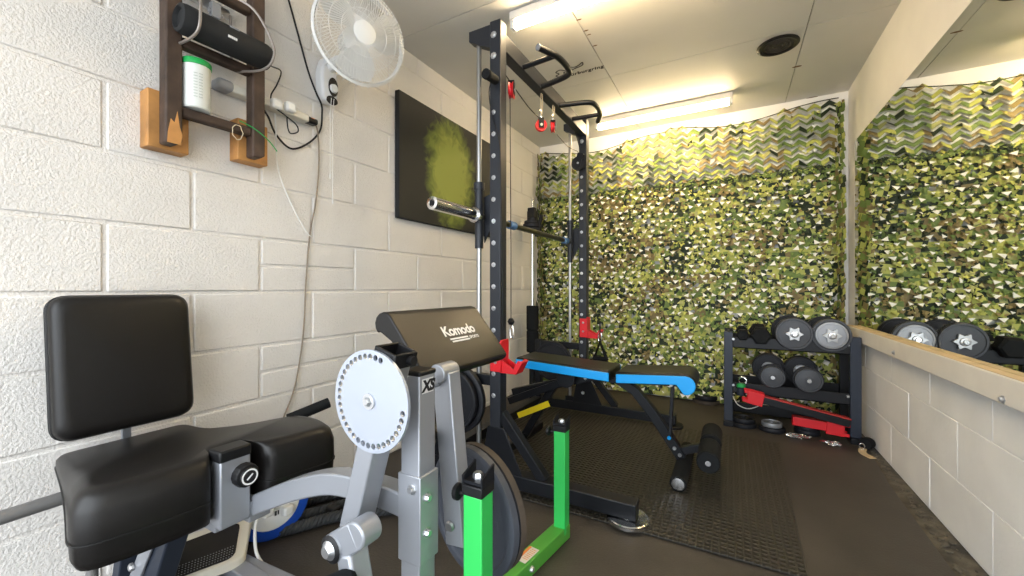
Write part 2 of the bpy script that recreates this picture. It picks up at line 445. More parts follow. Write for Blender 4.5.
    # hem cords
    for k in range(2):
        pts = [(u, net_y(u, 2.3) - .008, (top_edge(u) - .022 if k == 0 else seam + .004 * math.sin(u * 9))) for u in [.02 + i * .04 for i in range(61)]]
        nf = len(bm.faces); tube(bm, pts, .004, 5)
        bm.faces.ensure_lookup_table()
        for f in bm.faces[nf:]: f.material_index = 2
    # bunched side folds in the corners
    for (u0, s) in ((.03, 1), (W - .045, -1)):
        for k in range(420):
            v = random.uniform(.05, 2.3); u = u0 + s * abs(random.gauss(0, .02)); y = 3.70 - random.uniform(0, .10)
            h = .05 * random.uniform(.6, 1.3)
            f = bm.faces.new([bm.verts.new(p) for p in ((u, y, v), (u + s * .02, y - .02, v - h * .3), (u + s * .015, y - .01, v - h), (u - s * .005, y + .01, v - h * .7))])
            f.material_index = random.choice((1, 2, 1, 0, 3))
bm = B(); netf(bm)
net = obj('camouflage_net', bm, CAMO, sharp=180)
tag(net, 'green and brown camouflage netting hung across the whole back wall', 'net')

# ---------------------------------------------------------------- ceiling fittings
def strip_light(x0, x1, y, label):
    t = thing('strip_light', label, 'ceiling light', ((x0 + x1) / 2, y, H - .09), 'fluorescent strip lights')
    one('body', lambda bm: (box2(bm, (x0, y - .03, H - .045), (x1, y + .03, H - .001))), fixture, t, bevel=.006)
    for xe in (x0 + .012, x1 - .012):
        one('end_cap', lambda bm: box2(bm, (xe - .012, y - .022, H - .088), (xe + .012, y + .022, H - .044)), whitep, t, bevel=.004)
    one('lamp_tube', lambda bm: cyl(bm, (x0 + .025, y, H - .068), (x1 - .025, y, H - .068), .0185, 16), tubem, t)
strip_light(.71, 1.93, 1.87, 'lit strip light on the ceiling nearest the camera, above the rack')
strip_light(.70, 1.74, 3.40, 'lit strip light on the ceiling at the back, above the net')
vent = thing('ceiling_vent', 'round dark vent in the white ceiling panel', 'vent', (1.975, 2.86, H - .012))
one('ring', lambda bm: lathe(bm, [(.083, 0), (.108, -.004), (.108, -.010), (.096, -.016), (.083, -.012), (.083, 0)], (1.975, 2.86, H), (0, 0, 1), 40), blackp, vent)
def ventg(bm):
    lathe(bm, [(0, -.003), (.084, -.003), (.084, -.006), (0, -.006)], (1.975, 2.86, H), (0, 0, 1), 32)
    for r in (.02, .04, .06): lathe(bm, [(r, -.006), (r + .004, -.012), (r + .008, -.006)], (1.975, 2.86, H), (0, 0, 1), 32)
one('grille', ventg, mat('vent_dark', (.035, .03, .025), .7), vent)
dec = thing('ceiling_decal', 'black circuit outline with lettering stuck to the ceiling over the pull up bars', 'decal', (.91, 2.56, H - .001))
c = at(591, 70.5, z=H)
text('lettering', 'Nürburgring', .047, c + V((-.045, -.02, 0)), (1, 0, 0), (0, -1, 0), blackp, dec, shear=.25, space=1.12, th=.0012, bold=.002)
def circuit(bm):
    pts2 = [(-.17, .02), (-.20, .05), (-.165, .07), (-.18, .10), (-.14, .12), (-.10, .095), (-.06, .12), (-.02, .105), (.02, .12), (.05, .14), (.045, .11), (.02, .095), (-.03, .085), (-.08, .07), (-.12, .075), (-.13, .04)]
    sweep(bm, smooth_pts([c + V((x * .85 - .06, -.01 - y * .85, -.0012)) for x, y in pts2], 5), rect(.007, .001), closed=True)
one('circuit_outline', circuit, blackp, dec)
def marks(bm):
    for px, py, s in ((797, 66, .022), (812, 97, .03), (579, 19, .012), (586, 30, .012), (589, 34, .010), (595, 45, .012), (903, 22, .012)):
        p = at(px, py, z=H)
        bmesh.ops.create_circle(bm, cap_ends=True, segments=7, radius=s, matrix=Matrix.Translation((p.x, p.y, H - .0008)) @ Matrix.Diagonal((1.3, .5, 1, 1)))
mk = struct('ceiling_stain', marks, mat('brown_stain', (.16, .085, .03), .9))

# ---------------------------------------------------------------- ladder shelf on the left wall and what is on it
LX = .075
lad = thing('ladder_shelf', 'old dark wooden ladder section hung on the left wall as a shelf', 'ladder', (.06, .77, 1.42))
LZ = [1.560, 1.795, 2.03, 2.265]
for (y, zb) in ((.632, 1.438), (.905, 1.470)):
    one('rail', lambda bm: (prism(bm, [(LX - .012, y - .024, zb), (LX - .012, y - .024, 2.38), (LX - .012, y + .024, 2.38), (LX - .012, y + .024, zb + .012), (LX - .012, y + .006, zb)], (.05, 0, 0))), wood_d, lad, bevel=.006)
    one('pine_block', lambda bm: box2(bm, (.002, y - .052, zb - .010), (.062, y + .062, zb + .15 + (.03 if y < .7 else 0))), wood_o, lad, bevel=.003, label='orange pine mounting block')
for z in LZ:
    one('rung', lambda bm: beam(bm, (LX + .012, .655, z), (LX + .012, .882, z + .006), .036, .034, (0, 0, 1)), wood_d, lad, bevel=.007)
for i in range(1): one('bare_patch', lambda bm: prism(bm, [(LX + .0385, .612, 1.44), (LX + .0385, .65, 1.44), (LX + .0385, .654, 1.475), (LX + .0385, .646, 1.50), (LX + .0385, .640, 1.55), (LX + .0385, .632, 1.51), (LX + .0385, .622, 1.52), (LX + .0385, .614, 1.475)], (.001, 0, 0)), wood_o, lad, label='patch of bare splintered wood')
# speaker
spk = thing('portable_speaker', 'black cylindrical speaker lying on the upper ladder rung in wire hangers', 'speaker', (.105, .77, 1.805))
sp0, sp1 = V((.161, .620, 1.840)), V((.161, .920, 1.846))
def spf(bm): lathe(bm, [(0, .012), (.030, .012), (.034, 0), (.044, .004), (.048, .02), (.048, .27), (.044, .286), (.034, .290), (.030, .278), (0, .278)], sp0, sp1 - sp0, 28)
one('body', spf, mat('speaker_cloth', (.010, .011, .012), .75, bump=.3, bscale=600, bdist=.001), spk)
def pill(bm): box(bm, (.161 + .034, .775, 1.842 + .035), (.012, .032, .006), Matrix.Rotation(math.radians(45), 3, 'Y'))
one('button', pill, greyp, spk, bevel=.003)
one('brand_mark', lambda bm: [box(bm, (.161 + .0475, .750 + .006 * i, 1.833), (.003, .0045, .008)) for i in range(5)], labelw, spk, label='tiny white lettering')
for i, (pts, lab) in enumerate((
        ([(.055, .662, 2.0), (.055, .66, 1.90), (.08, .66, 1.815), (.12, .665, 1.803), (.168, .672, 1.82), (.176, .675, 1.88), (.165, .675, 1.95), (.10, .67, 2.035)], 'bent wire hanger holding the near end of the black speaker'),
        ([(.10, .79, 2.035), (.15, .86, 1.99), (.180, .905, 1.90), (.178, .908, 1.84), (.15, .895, 1.808), (.10, .87, 1.806), (.06, .85, 1.83), (.055, .845, 2.0)], 'bent wire hanger looping over the far end of the black speaker'))):
    h = one('wire_hanger', lambda bm: tube(bm, smooth_pts([(.055 + (x - .055) * 1.36, y - .015, z - .022 * (z < 1.97)) for x, y, z in pts], 6), .0045, 8), wire_m); tag(h, lab, 'hanger', 'wire hangers on the ladder')
# tub
tub = thing('tub', 'white round tub with green lid on the lowest ladder rung', 'tub', (.095, .705, 1.580))
one('body', lambda bm: lathe(bm, [(0, 0), (.038, 0), (.0415, .004), (.0415, .155), (0, .155)], (.095, .702, 1.579), (0, 0, 1), 28), mat('tub_white', (.70, .72, .68), .5), tub)
one('lid', lambda bm: lathe(bm, [(.0425, .148), (.044, .150), (.044, .166), (.042, .169), (0, .168)], (.095, .702, 1.579), (0, 0, 1), 28), lid_g, tub)
def tublab(bm):
    for i in range(9):
        for j in range(2):
            a = -.55 + j * .35
            for k in range(3):
                aa = a + k * .09; box(bm, (.095 + .0418 * math.cos(aa), .702 + .0418 * math.sin(aa), 1.615 + i * .010), (.001, .0032, .003), Matrix.Rotation(aa, 3, 'Z'))
one('print', tublab, mat('grey_print', (.45, .48, .44), .6), tub)
r_ = one('string_loop', lambda bm: tube(bm, [(LX + .034 + .003 * math.cos(6 * a), .828 + .018 * math.cos(a), 1.545 + .027 * math.sin(a)) for a in [2 * PI * i / 28 for i in range(28)]], .0016, 6, True), string)
tag(r_, 'thin cream string loop hanging from the lowest ladder rung', 'string')
tw = one('garden_wire', lambda bm: tube(bm, smooth_pts([(.118, .83, 1.587), (.122, .88, 1.575), (.128, .93, 1.545), (.130, .965, 1.51)], 6), .002, 6), lid_g)
tag(tw, 'short green plastic wire poking from the lowest ladder rung', 'wire')
# spring clamp at the top rung
cl = thing('metal_clip', 'grey metal clip hanging high on the ladder above the speaker', 'clip', (.10, .76, 1.985))
one('plate', lambda bm: box2(bm, (.04, .70, 1.985), (.052, .83, 2.02)), steel, cl, bevel=.002)
one('jaw', lambda bm: (box2(bm, (.052, .76, 1.955), (.075, .79, 2.01)), cyl(bm, (.064, .752, 1.975), (.064, .798, 1.975), .009, 10)), greyp, cl, bevel=.002)

# extension socket, plugs, cables
def wp(px, py, x=.012): return at(px, py, x=x)
ext = thing('extension_socket', 'long grey and white extension socket fixed to the wall behind the ladder', 'power strip', wp(270, 98))
a, b = wp(224, 86, .03), wp(306, 119, .03)
dd = (b - a).normalized()
one('casing', lambda bm: beam(bm, a, b, .034, .052, (1, 0, 0)), creamp, ext, bevel=.006)
one('grey_end', lambda bm: beam(bm, a - dd * .035, a + dd * .025, .040, .062, (1, 0, 0)), greyp, ext, bevel=.014, seg=3, label='rounded grey end')
for (px, py) in ((276, 104), (290, 107)):
    p = wp(px, py, .062)
    one('plug', lambda bm: box(bm, p, (.034, .045, .042)), whitep, ext, bevel=.010, seg=3)
p = b + dd * .01
one('switch_end', lambda bm: beam(bm, b - dd * .006, b + dd * .05, .028, .040, (1, 0, 0)), blackp, ext, bevel=.008, label='black end with orange neon')
one('neon', lambda bm: box(bm, b + dd * .022 + V((.016, 0, .004)), (.006, .02, .016)), orange, ext, bevel=.002, label='orange switch light')
def cable(name, pts, r, m, label, n=8):
    o = one(name, lambda bm: tube(bm, smooth_pts(pts, n), r, 7), m); return tag(o, label, 'cable')
cable('speaker_lead', [V((.161, .903, 1.83)), wp(272, 66, .07), wp(281, 71, .04), wp(277, 84, .03), wp(271, 95, .03), wp(273, 105, .052), wp(284, 114, .075), wp(296, 124, .05), wp(298, 131, .02), wp(291, 133, .015), wp(288, 128, .02), wp(287, 117, .06)], .0028, blackp, 'thin black cable from the speaker to the extension socket')
cable('black_lead', [wp(261, 106, .05), wp(268, 116, .02), wp(276, 134, .014), wp(291, 148, .012), wp(308, 143, .012), wp(320, 130, .012), wp(322, 112, .02), wp(321, 103, .03), wp(316, 92, .035), wp(308, 70, .014), wp(297, 30, .012), wp(286, -10, .012)], .0042, blackp, 'long black cable looping under the socket and up the wall to the ceiling')
cable('white_lead', [wp(275, 113, .05), wp(276, 130, .02), wp(276, 150, .012), wp(280, 175, .012), wp(292, 205, .012), wp(307, 232, .014), wp(312, 236, .016)], .0030, whitep, 'thin white cable hanging below the extension socket')
cable('brown_lead', [wp(310, 122, .03), wp(317, 128, .02), wp(319, 160, .012), wp(316, 200, .012), wp(310, 232, .012), wp(306, 280, .012), wp(303, 335, .012), wp(295, 385, .012), wp(284, 416, .012), wp(276, 440, .012)], .0034, browncable, 'long brown cable trailing down the wall from the socket towards the floor')
# wall fan
fan = thing('wall_fan', 'white wall fan with round wire grille near the ceiling', 'fan', wp(326, 82, 0))
fb = wp(326, 82, .03)
def fanbase(bm):
    pts = []
    out = rounded_outline([(-.035, -.10), (.045, -.10), (.05, .03), (.022, .11), (-.022, .11), (-.045, .03)], .03)
    prism(bm, [(.003, fb.y + u, fb.z + v) for u, v in out], (.055, 0, 0))
one('wall_bracket', fanbase, mat('fan_white', (.74, .75, .77), .4), fan, bevel=.012, seg=3)
one('dial', lambda bm: lathe(bm, [(0, .014), (.018, .014), (.022, 0)], (.058, fb.y + .018, fb.z - .03), (1, 0, 0), 20), whitep, fan)
one('dial_panel', lambda bm: prism(bm, [(.058, fb.y + .018 + .026 * math.cos(t) , fb.z - .022 + .045 * math.sin(t)) for t in [2 * PI * i / 20 for i in range(20)]], (.003, 0, 0)), blackp, fan)
one('vent_slot', lambda bm: prism(bm, [(.055, fb.y + .012 + .03 * math.cos(t), fb.z - .088 + .02 * math.sin(t)) for t in [2 * PI * i / 16 for i in range(16)]], (.006, 0, 0)), blackp, fan)
for py, ln in ((fb.y + .004, .36), (fb.y + .018, .48)):
    one('pull_cord', lambda bm: (tube(bm, [(.064, py, fb.z - .08), (.055, py, fb.z - .15), (.05, py + .004, fb.z - .08 - ln)], .0016, 6), cyl(bm, (.05, py + .004, fb.z - .08 - ln - .02), (.05, py + .004, fb.z - .08 - ln), .004, 8)), whitep, fan)
fc = at(360, 37, x=.25); fn = V((.93, -.35, -.12)).normalized()
fx, fy, fz = frame(fn)
FR = .200
one('motor', lambda bm: lathe(bm, [(0, -.15), (.05, -.148), (.062, -.12), (.062, -.045), (.03, -.035), (.012, -.03), (.012, .01), (0, .01)], fc, fn, 24), whitep, fan)
one('neck', lambda bm: tube(bm, smooth_pts([(.045, fb.y + .01, fb.z + .06), (.09, fb.y + .01, fb.z + .09), V(fc - fn * .12) - V((0, 0, .045)), fc - fn * .10], 6), .022, 12), whitep, fan)
def pol(r, a, h): return fc + fn * h + (fx * math.cos(a) + fy * math.sin(a)) * r
def grille(bm):
    n = 84
    for i in range(n):
        a = 2 * PI * i / n
        tube(bm, [pol(r, a + .35 * (r / FR) ** 1.0, h) for r, h in ((.05, .062), (.10, .058), (.155, .049), (.20, .033), (FR - .002, .004))], .0013, 4)
        if i % 2 == 0: tube(bm, [pol(r, a - .2 * (r / FR), h) for r, h in ((.06, -.075), (.14, -.072), (.20, -.05), (FR - .002, -.006))], .0013, 4)
    for r, h in ((.10, .059), (.15, .051), (.195, .036), (.15, -.07)):
        tube(bm, [pol(r, 2 * PI * i / 48, h) for i in range(48)], .0014, 4, True)
one('grille', grille, whitep, fan)
one('grille_rim', lambda bm: sweep(bm, [pol(FR, 2 * PI * i / 56, 0) for i in range(56)], rect(.012, .016), closed=True), whitep, fan)
one('grille_cap', lambda bm: lathe(bm, [(0, .072), (.03, .070), (.048, .064), (.052, .058), (0, .056)], fc, fn, 28), whitep, fan)
for k in range(3):
    def blade(bm):
        a0 = 2 * PI * k / 3 + .4; g = []
        for i in range(7):
            r = .04 + i * .026; wd = .35 + .55 * math.sin(PI * min(1, (i + 1.0) / 7.5)); row = []
            for j in range(5):
                t = j / 4 - .5; row.append(bm.verts.new(pol(r, a0 + wd * t * 1.35, .012 + t * .05)))
            g.append(row)
        for i in range(6):
            for j in range(4): bm.faces.new((g[i][j], g[i][j + 1], g[i + 1][j + 1], g[i + 1][j]))
        bmesh.ops.solidify(bm, geom=bm.faces[:], thickness=.002)
    one('blade', blade, whitep, fan)

# canvas
y0, y1, z0, z1 = 1.735, 2.86, 1.372, 2.118
pic = thing('canvas_picture', 'large dark canvas picture with a green patch on the left wall behind the rack', 'picture', (.02, (y0 + y1) / 2, z0))
one('canvas', lambda bm: box2(bm, (.003, y0, z0), (.036, y1, z1)), canvas_edge, pic, bevel=.003)
one('print', lambda bm: prism(bm, [(.0363, y0 + .004, z0 + .004), (.0363, y1 - .004, z0 + .004), (.0363, y1 - .004, z1 - .004), (.0363, y0 + .004, z1 - .004)], (.0006, 0, 0)), art, pic)

# ---------------------------------------------------------------- floor mat
mt = one('exercise_mat', lambda bm: prism(bm, [(.30, 1.62, .001), (1.955, 1.62, .001), (1.985, 2.95, .001), (.30, 2.95, .001)], (0, 0, .011)), ribbed, bevel=.004)
tag(mt, 'black ribbed rubber mat under the weight bench', 'mat')

# ---------------------------------------------------------------- smith machine rack
ux0, ux1 = .715, .775; UX = .745; ya, yb = 1.64, 2.92; RX = .632; BT = 2.238
rodm = mat('guide_rod_steel', (.42, .42, .42), .32, .9)
rack = thing('smith_rack', 'tall black smith machine rack with bolted uprights standing on the rubber mat', 'rack', (UX, 2.3, 0))
def upr(y):
    def f(bm): box2(bm, (ux0, y, .05), (ux1, y + .06, BT))
    return f
for y in (ya, yb):
    u = one('upright', upr(y), charcoal, rack, bevel=.004)
    zz = [2.17, 2.07, 1.96] + [1.80 - .104 * i for i in range(14)]
    for z in zz:
        if abs(z - .83) < .0: continue
        rr = .012 if z > 1.9 else .0085
        one('bolt', lambda bm: lathe(bm, [(0, .008), (rr * .7, .008), (rr, .005), (rr, .001), (rr * 1.4, .001), (rr * 1.4, 0), (0, 0)], (UX - .008, y, z), (0, -1, 0), 8), steel, u)
    one('foot_beam', lambda bm: box2(bm, (.30, y - .005, .03), (1.40, y + .065, .095)), blackm, rack, bevel=.004)
    one('brace', lambda bm: (beam(bm, (ux1 - .01, y + .03, .36), (.99, y + .03, .09), .045, .045, (0, 1, 0)), prism(bm, [(ux0 - .05, y - .003, .09), (ux1 + .12, y - .003, .09), (ux1 + .02, y - .003, .30), (ux0 - .01, y - .003, .30)], (0, .006, 0))), blackm, rack, bevel=.003)
    one('top_bracket', lambda bm: prism(bm, [(RX - .045, y + .01, BT - .055), (ux0 + .01, y + .01, BT - .125), (ux0 + .01, y + .01, BT - .005), (RX - .045, y + .01, BT - .005)], (0, .05, 0)), charcoal, rack, bevel=.003)
    one('guide_rod', lambda bm: cyl(bm, (RX, y + .035, .09), (RX, y + .035, BT - .04), .0125, 16), rodm, rack)
    one('rod_bracket', lambda bm: box2(bm, (RX - .03, y + .005, .09), (ux0 + .01, y + .055, .13)), blackm, rack, bevel=.003)
    one('foot_pad', lambda bm: lathe(bm, [(0, .030), (.03, .030), (.03, .016), (.075, .014), (.082, .008), (.082, .0125), (.085, .0125), (.085, .0), (0, 0)], (1.362, y + .03, .0125), (0, 0, 1), 36), chrome if y < 2 else blackp, rack)
one('top_beam', lambda bm: box2(bm, (UX - .028, ya + .06, BT - .13), (UX + .028, yb + .0, BT - .045)), charcoal, rack, bevel=.004)
for y, s in ((ya + .06, 1), (yb, -1)):
    one('gusset', lambda bm: prism(bm, [(ux1 - .055, y, BT - .07), (ux1 - .055, y + s * .16, BT - .07), (ux1 - .055, y, BT - .22)], (.006, 0, 0)), charcoal, rack)
one('base_crossbeam', lambda bm: box2(bm, (.34, ya + .06, .035), (.40, yb, .095)), blackm, rack, bevel=.004)
for y in (ya, yb): one('rear_post', lambda bm: box2(bm, (.345, y + .005, .09), (.395, y + .055, .55)), blackm, rack, bevel=.004); one('rear_arm', lambda bm: box2(bm, (.39, y + .01, .49), (ux0, y + .05, .54)), blackm, rack, bevel=.003)
# pull-up grips
ZB = BT - .115
def grip(sg):
    m = 2.255
    f = lambda x, y: (x, m + sg * (y - m), ZB)
    def g(bm):
        tube(bm, smooth_pts([f(.915, 1.765), f(.945, 1.83), f(.965, 1.88), f(.975, 1.96), f(.972, 2.03), f(.955, 2.065), f(.90, 2.09), f(.77, 2.12)], 6), .0155, 14)
        tube(bm, [f(.77, 1.885), f(.955, 1.868)], .0135, 12)
    return g
for sg in (1, -1):
    gp = one('pull_up_grip', grip(sg), blackm, rack)
    e = V((.915, 2.255 + sg * (1.765 - 2.255), ZB)); d = V((-.42, -.9 * sg, 0)).normalized()
    one('end_cap', lambda bm: cyl(bm, e, e + d * .006, .0165, 14), greyp, gp)
# bar carriages
BZ = 1.318
for y in (ya, yb):
    cr = one('carriage', lambda bm: (cyl(bm, (RX, y + .035, BZ - .16), (RX, y + .035, BZ + .15), .021, 18), cyl(bm, (RX, y + .035, BZ + .13), (RX, y + .035, BZ + .165), .027, 18)), charcoal, rack)
    one('catch_plate', lambda bm: prism(bm, [(RX + .01, y + .065, BZ - .13), (RX + .05, y + .065, BZ - .06), (ux0 + .01, y + .065, BZ + .02), (ux0 + .01, y + .065, BZ + .07), (RX + .045, y + .065, BZ + .11), (RX + .01, y + .065, BZ + .10)], (0, .008, 0)), charcoal, cr)
bar = thing('smith_bar', 'steel smith bar with chrome sleeve and blue clips held between the rack rods', 'barbell', (RX, 2.3, BZ))
one('shaft', lambda bm: cyl(bm, (RX, ya + .03, BZ), (RX, yb + .05, BZ), .0165, 16), mat('dark_bar', (.05, .045, .03), .3, .8), bar)
for y, e, nm in ((1.315, 1.64, 1), (yb + .09, yb + .40, 2)):
    one('sleeve', lambda bm: (lathe(bm, [(0, .004), (.012, .004), (.016, 0), (.028, .002), (.028, e - y), (0, e - y)], (RX, y, BZ), (0, 1, 0), 24)), chrome, bar)
    one('sleeve_stop', lambda bm: cyl(bm, (RX, (e if nm == 1 else y) - .012, BZ), (RX, (e if nm == 1 else y) + .012, BZ), .037, 20), chrome, bar)
one('sleeve_hole', lambda bm: cyl(bm, (RX, 1.3135, BZ), (RX, 1.3185, BZ), .0105, 16), blackp, bar)
for y in (ya + .37, yb - .075): one('blue_clip', lambda bm: cyl(bm, (RX, y - .035, BZ), (RX, y + .035, BZ), .024, 18), bluep, bar, bevel=.004)
# J-cups
def jcup(y, z, label):
    t = thing('j_hook', label, 'rack hook', (UX, y, z), 'red rack hooks')
    def f(bm):
        box2(bm, (ux1 + .001, y - .005, z), (ux1 + .009, y + .065, z + .15))
        box2(bm, (ux0 + .01, y - .012, z), (ux1 + .009, y - .002, z + .14))
        box2(bm, (ux1 + .001, y + .001, z - .005), (ux1 + .085, y + .06, z + .008))
        prism(bm, [(ux1 + .075, y + .001, z - .005), (ux1 + .085, y + .001, z - .005), (ux1 + .118, y + .001, z + .055), (ux1 + .106, y + .001, z + .058)], (0, .06, 0))
        for yy in (y - .004, y + .058): prism(bm, [(ux1, yy, z - .005), (ux1 + .085, yy, z - .005), (ux1 + .118, yy, z + .055), (ux1 + .095, yy, z + .06), (ux1 + .07, yy, z + .02), (ux1, yy, z + .06)], (0, .006, 0))
    one('bracket', f, red, t, bevel=.002)
    one('liner', lambda bm: box2(bm, (ux1 + .009, y + .006, z + .008), (ux1 + .078, y + .054, z + .014)), blackp, t)
    for zz in (.045, .11): one('bolt', lambda bm: lathe(bm, [(0, .005), (.006, .005), (.009, 0)], (UX + .008, y - .012, z + zz), (0, -1, 0), 8), steel, t)
jcup(ya, .565, 'red rack hook on the near upright beside the preacher pad')
jcup(yb, .590, 'red rack hook on the far upright in front of the net')
# pulleys
def pulley(name, c, axis, r, m, label, hang=None, group=None, housing=(0, 0, .04)):
    t = thing(name, label, 'pulley', c, group)
    a = V(axis).normalized(); c = V(c)
    one('wheel', lambda bm: lathe(bm, [(.006, -.010), (r * .75, -.010), (r, -.011), (r * .84, -.003), (r * .84, .003), (r, .011), (r * .75, .010), (.006, .010), (.006, -.010)], c, a, 26), m, t)
    one('axle', lambda bm: cyl(bm, c - a * .019, c + a * .019, .008, 10), steel, t)
    hh = V(housing)
    def f(bm):
        for s in (-1, 1):
            x = a * s * .014
            beam(bm, c + x - hh * .45, c + x + hh, r * .9, .004, a)
        beam(bm, c + hh - a * .016, c + hh + a * .016, r * .9, .006, hh)
    one('housing', f, blackm, t, bevel=.001)
    if hang:
        one('carabiner', lambda bm: tube(bm, [c + hh + V((0, .010 * math.cos(q), .0)) + V((0, 0, .03 + .032 * math.sin(q))) for q in [2 * PI * i / 20 for i in range(20)]], .0028, 6, True), chrome, t)
        one('strap', lambda bm: tube(bm, [c + hh + V((.004, .012 * math.cos(q), .0)) + V((0, 0, hang * .5 + .012 + (hang * .5 - .012) * math.sin(q))) for q in [2 * PI * i / 20 for i in range(20)]], .0024, 6, True), string, t)
pulley('pulley', at(511.5, 90, y=1.735), (.9, .32, 0), .040, red, 'red pulley wheel fixed to the top of the near upright', group='rack pulleys')
p = at(541, 125, x=UX); pulley('pulley', p, (.6, -.8, 0), .034, red, 'red pulley wheel hanging from the top beam, the nearer of two', .16, group='rack pulleys')
p = at(553, 127, x=UX); pulley('pulley', p, (1, .35, 0), .034, red, 'red pulley wheel hanging edge on from the top beam, the farther of two', .15, group='rack pulleys')
p = at(578.5, 163, y=2.87); pulley('pulley', p, (0, 1, 0), .052, iron, 'black pulley wheel on the far upright in front of the net', group='rack pulleys', housing=(.02, 0, .07))
def cbl(name, pts, label, r=.0028): return cable(name, pts, r, blackp, label, 4)
cbl('pulley_cable', [V((UX + .03, 1.69, 2.02)) + V((.0, 0, -.03)), at(528, 106, x=UX), at(540, 118, x=UX)], 'black cable from the near upright pulley to the hanging red pulley')
cbl('pulley_cable', [at(557, 134, x=UX), at(568, 146, x=UX), at(578, 151, x=UX - .02)], 'thin black cable from the hanging pulley to the far upright pulley')
cbl('drop_cable', [at(492, 78, y=1.60), at(489, 92, y=1.62), at(492, 115, y=1.632), at(499, 140, y=1.632), at(501, 180, y=1.632), at(503, 330, y=1.632)], 'thin black cable hanging down the front of the near upright', .0022)
pg = one('peg', lambda bm: (cyl(bm, at(487, 74, y=1.54), at(496, 80, y=1.645), .021, 16), cyl(bm, at(485.5, 73, y=1.535), at(487.4, 74.2, y=1.55), .023, 16)), foam, rack, label='black rubber handle peg')
p = at(511, 321, y=1.72)
bs = thing('cable_stopper', 'black ball stopper with clip hanging on a cable by the near red hook', 'stopper', p)
one('ball', lambda bm: lathe(bm, [(0, -.018), (.011, -.014), (.018, 0), (.011, .014), (0, .018)], p, (0, 0, 1), 16), blackp, bs)
one('cable', lambda bm: tube(bm, [p + V((0, 0, .01)), p + V((0, 0, .35)), p + V((.0, -.01, 1.1))], .0022, 6), blackp, bs)
one('clip', lambda bm: tube(bm, [p + V((.004 + .009 * math.cos(q), 0, -.05 + .032 * math.sin(q))) for q in [2 * PI * i / 18 for i in range(18)]], .003, 6, True), chrome, bs)
p = at(600, 347, y=2.90)
ch = thing('exercise_strap', 'black strap grip on a chrome clip hanging beside the far red hook', 'strap', p)
one('clip', lambda bm: tube(bm, [p + V((.013 * math.cos(q), 0, .075 + .038 * math.sin(q))) for q in [2 * PI * i / 18 for i in range(18)]], .0035, 6, True), chrome, ch)
one('strap', lambda bm: sweep(bm, [p + V(q) for q in ((0, 0, .04), (-.045, 0, -.08), (.05, 0, -.08))], rect(.026, .026), closed=True, up=(0, 1, 0)), foam, ch)
one('grip', lambda bm: cyl(bm, p + V((-.05, 0, -.082)), p + V((.055, 0, -.082)), .018, 14), foam, ch)
one('cable', lambda bm: tube(bm, [p + V((0, 0, .11)), p + V((0, 0, .19))], .006, 8), blackp, ch)

# plates
def plate_prof(r, t, hole=.014, rim=.88):
    k = r * rim
    return [(hole, 0), (r * .25, 0), (r * .27, t * .12), (k * .97, t * .22), (k, .0), (r * .97, -t * .0), (r, t * .12), (r, t * .88), (r * .97, t), (k, t), (k * .97, t * .78), (r * .27, t * .88), (r * .25, t), (hole, t), (hole, 0)]
def plate(name, c, axis, r, t, m, label, group=None, m2=None, spokes=True, n=44):
    q = thing(name, label, 'weight plate', c, group)
    x, y, z = frame(axis); c = V(c)
    def f(bm):
        lathe(bm, plate_prof(r, t), c, axis, n)
    one('disc', f, m, q)
    def mk(bm):
        for k in range(14):
            if k in (3, 4, 10, 11): continue
            a = 2 * PI * k / 14; d = x * math.cos(a) + y * math.sin(a); s = z.cross(d)
            box(bm, c + d * r * .62 + z * t * .2, (r * .07, r * .14, t * .10), Matrix((d, s, z)).transposed())
    one('raised_lettering', mk, m, q)
    if m2: one('rim', lambda bm: lathe(bm, [(r * .985, t * .1), (r * 1.004, t * .12), (r * 1.004, t * .88), (r * .985, t * .9)], c, axis, n), m2, q)
    return q
peg = one('storage_peg', lambda bm: (cyl(bm, (.53, 1.50, .415), (.53, 1.70, .415), .0135, 14), box2(bm, (.51, 1.66, .36), (.55, 1.69, .54))), blackm, rack, bevel=.002)
plate('weight_plate', (.53, 1.60, .415), (0, 1, 0), .172, .03, iron, 'large black weight plate on the rack peg nearest the upright', 'plates on the rack peg')
plate('weight_plate', (.53, 1.565, .415), (0, 1, 0), .150, .028, iron, 'smaller black weight plate hung outermost on the rack peg', 'plates on the rack peg')
one('storage_peg', lambda bm: cyl(bm, (.53, yb - .12, .40), (.53, yb + .02, .40), .0135, 14), blackm, rack)
plate('weight_plate', (.53, yb - .075, .40), (0, 1, 0), .15, .03, iron, 'black weight plate on the rear rack peg behind the bench', 'plates on the rack peg')

# barbell standing in the corner
b0 = at(532.5, 300, y=3.30); bx, by = b0.x, 3.30
vb = thing('upright_bar', 'chrome bar standing upright in the back left corner with black foam pad', 'barbell', (bx, by, .001))
one('shaft', lambda bm: cyl(bm, (bx, by, .002), (bx, by, 1.77), .0135, 16), chrome, vb)
one('sleeve', lambda bm: cyl(bm, (bx, by, .004), (bx, by, .42), .03, 18), blackm, vb)
for z0_, z1_ in ((.38, .575), (.58, .80)): one('foam_pad', lambda bm: lathe(bm, [(.014, 0), (.05, 0), (.055, .006), (.055, z1_ - z0_ - .006), (.05, z1_ - z0_), (.014, z1_ - z0_)], (bx, by, z0_), (0, 0, 1), 22), foam, vb)
def collar(z0_, z1_, r): return lambda bm: lathe(bm, [(.012, 0), (r, 0), (r, z1_ - z0_), (.012, z1_ - z0_)], (bx, by, z0_), (0, 0, 1), 22)
for z0_, z1_, r in ((1.475, 1.505, .085), (1.51, 1.54, .088), (1.545, 1.57, .075)): one('small_plate', collar(z0_, z1_, r), iron, vb, bevel=.004)
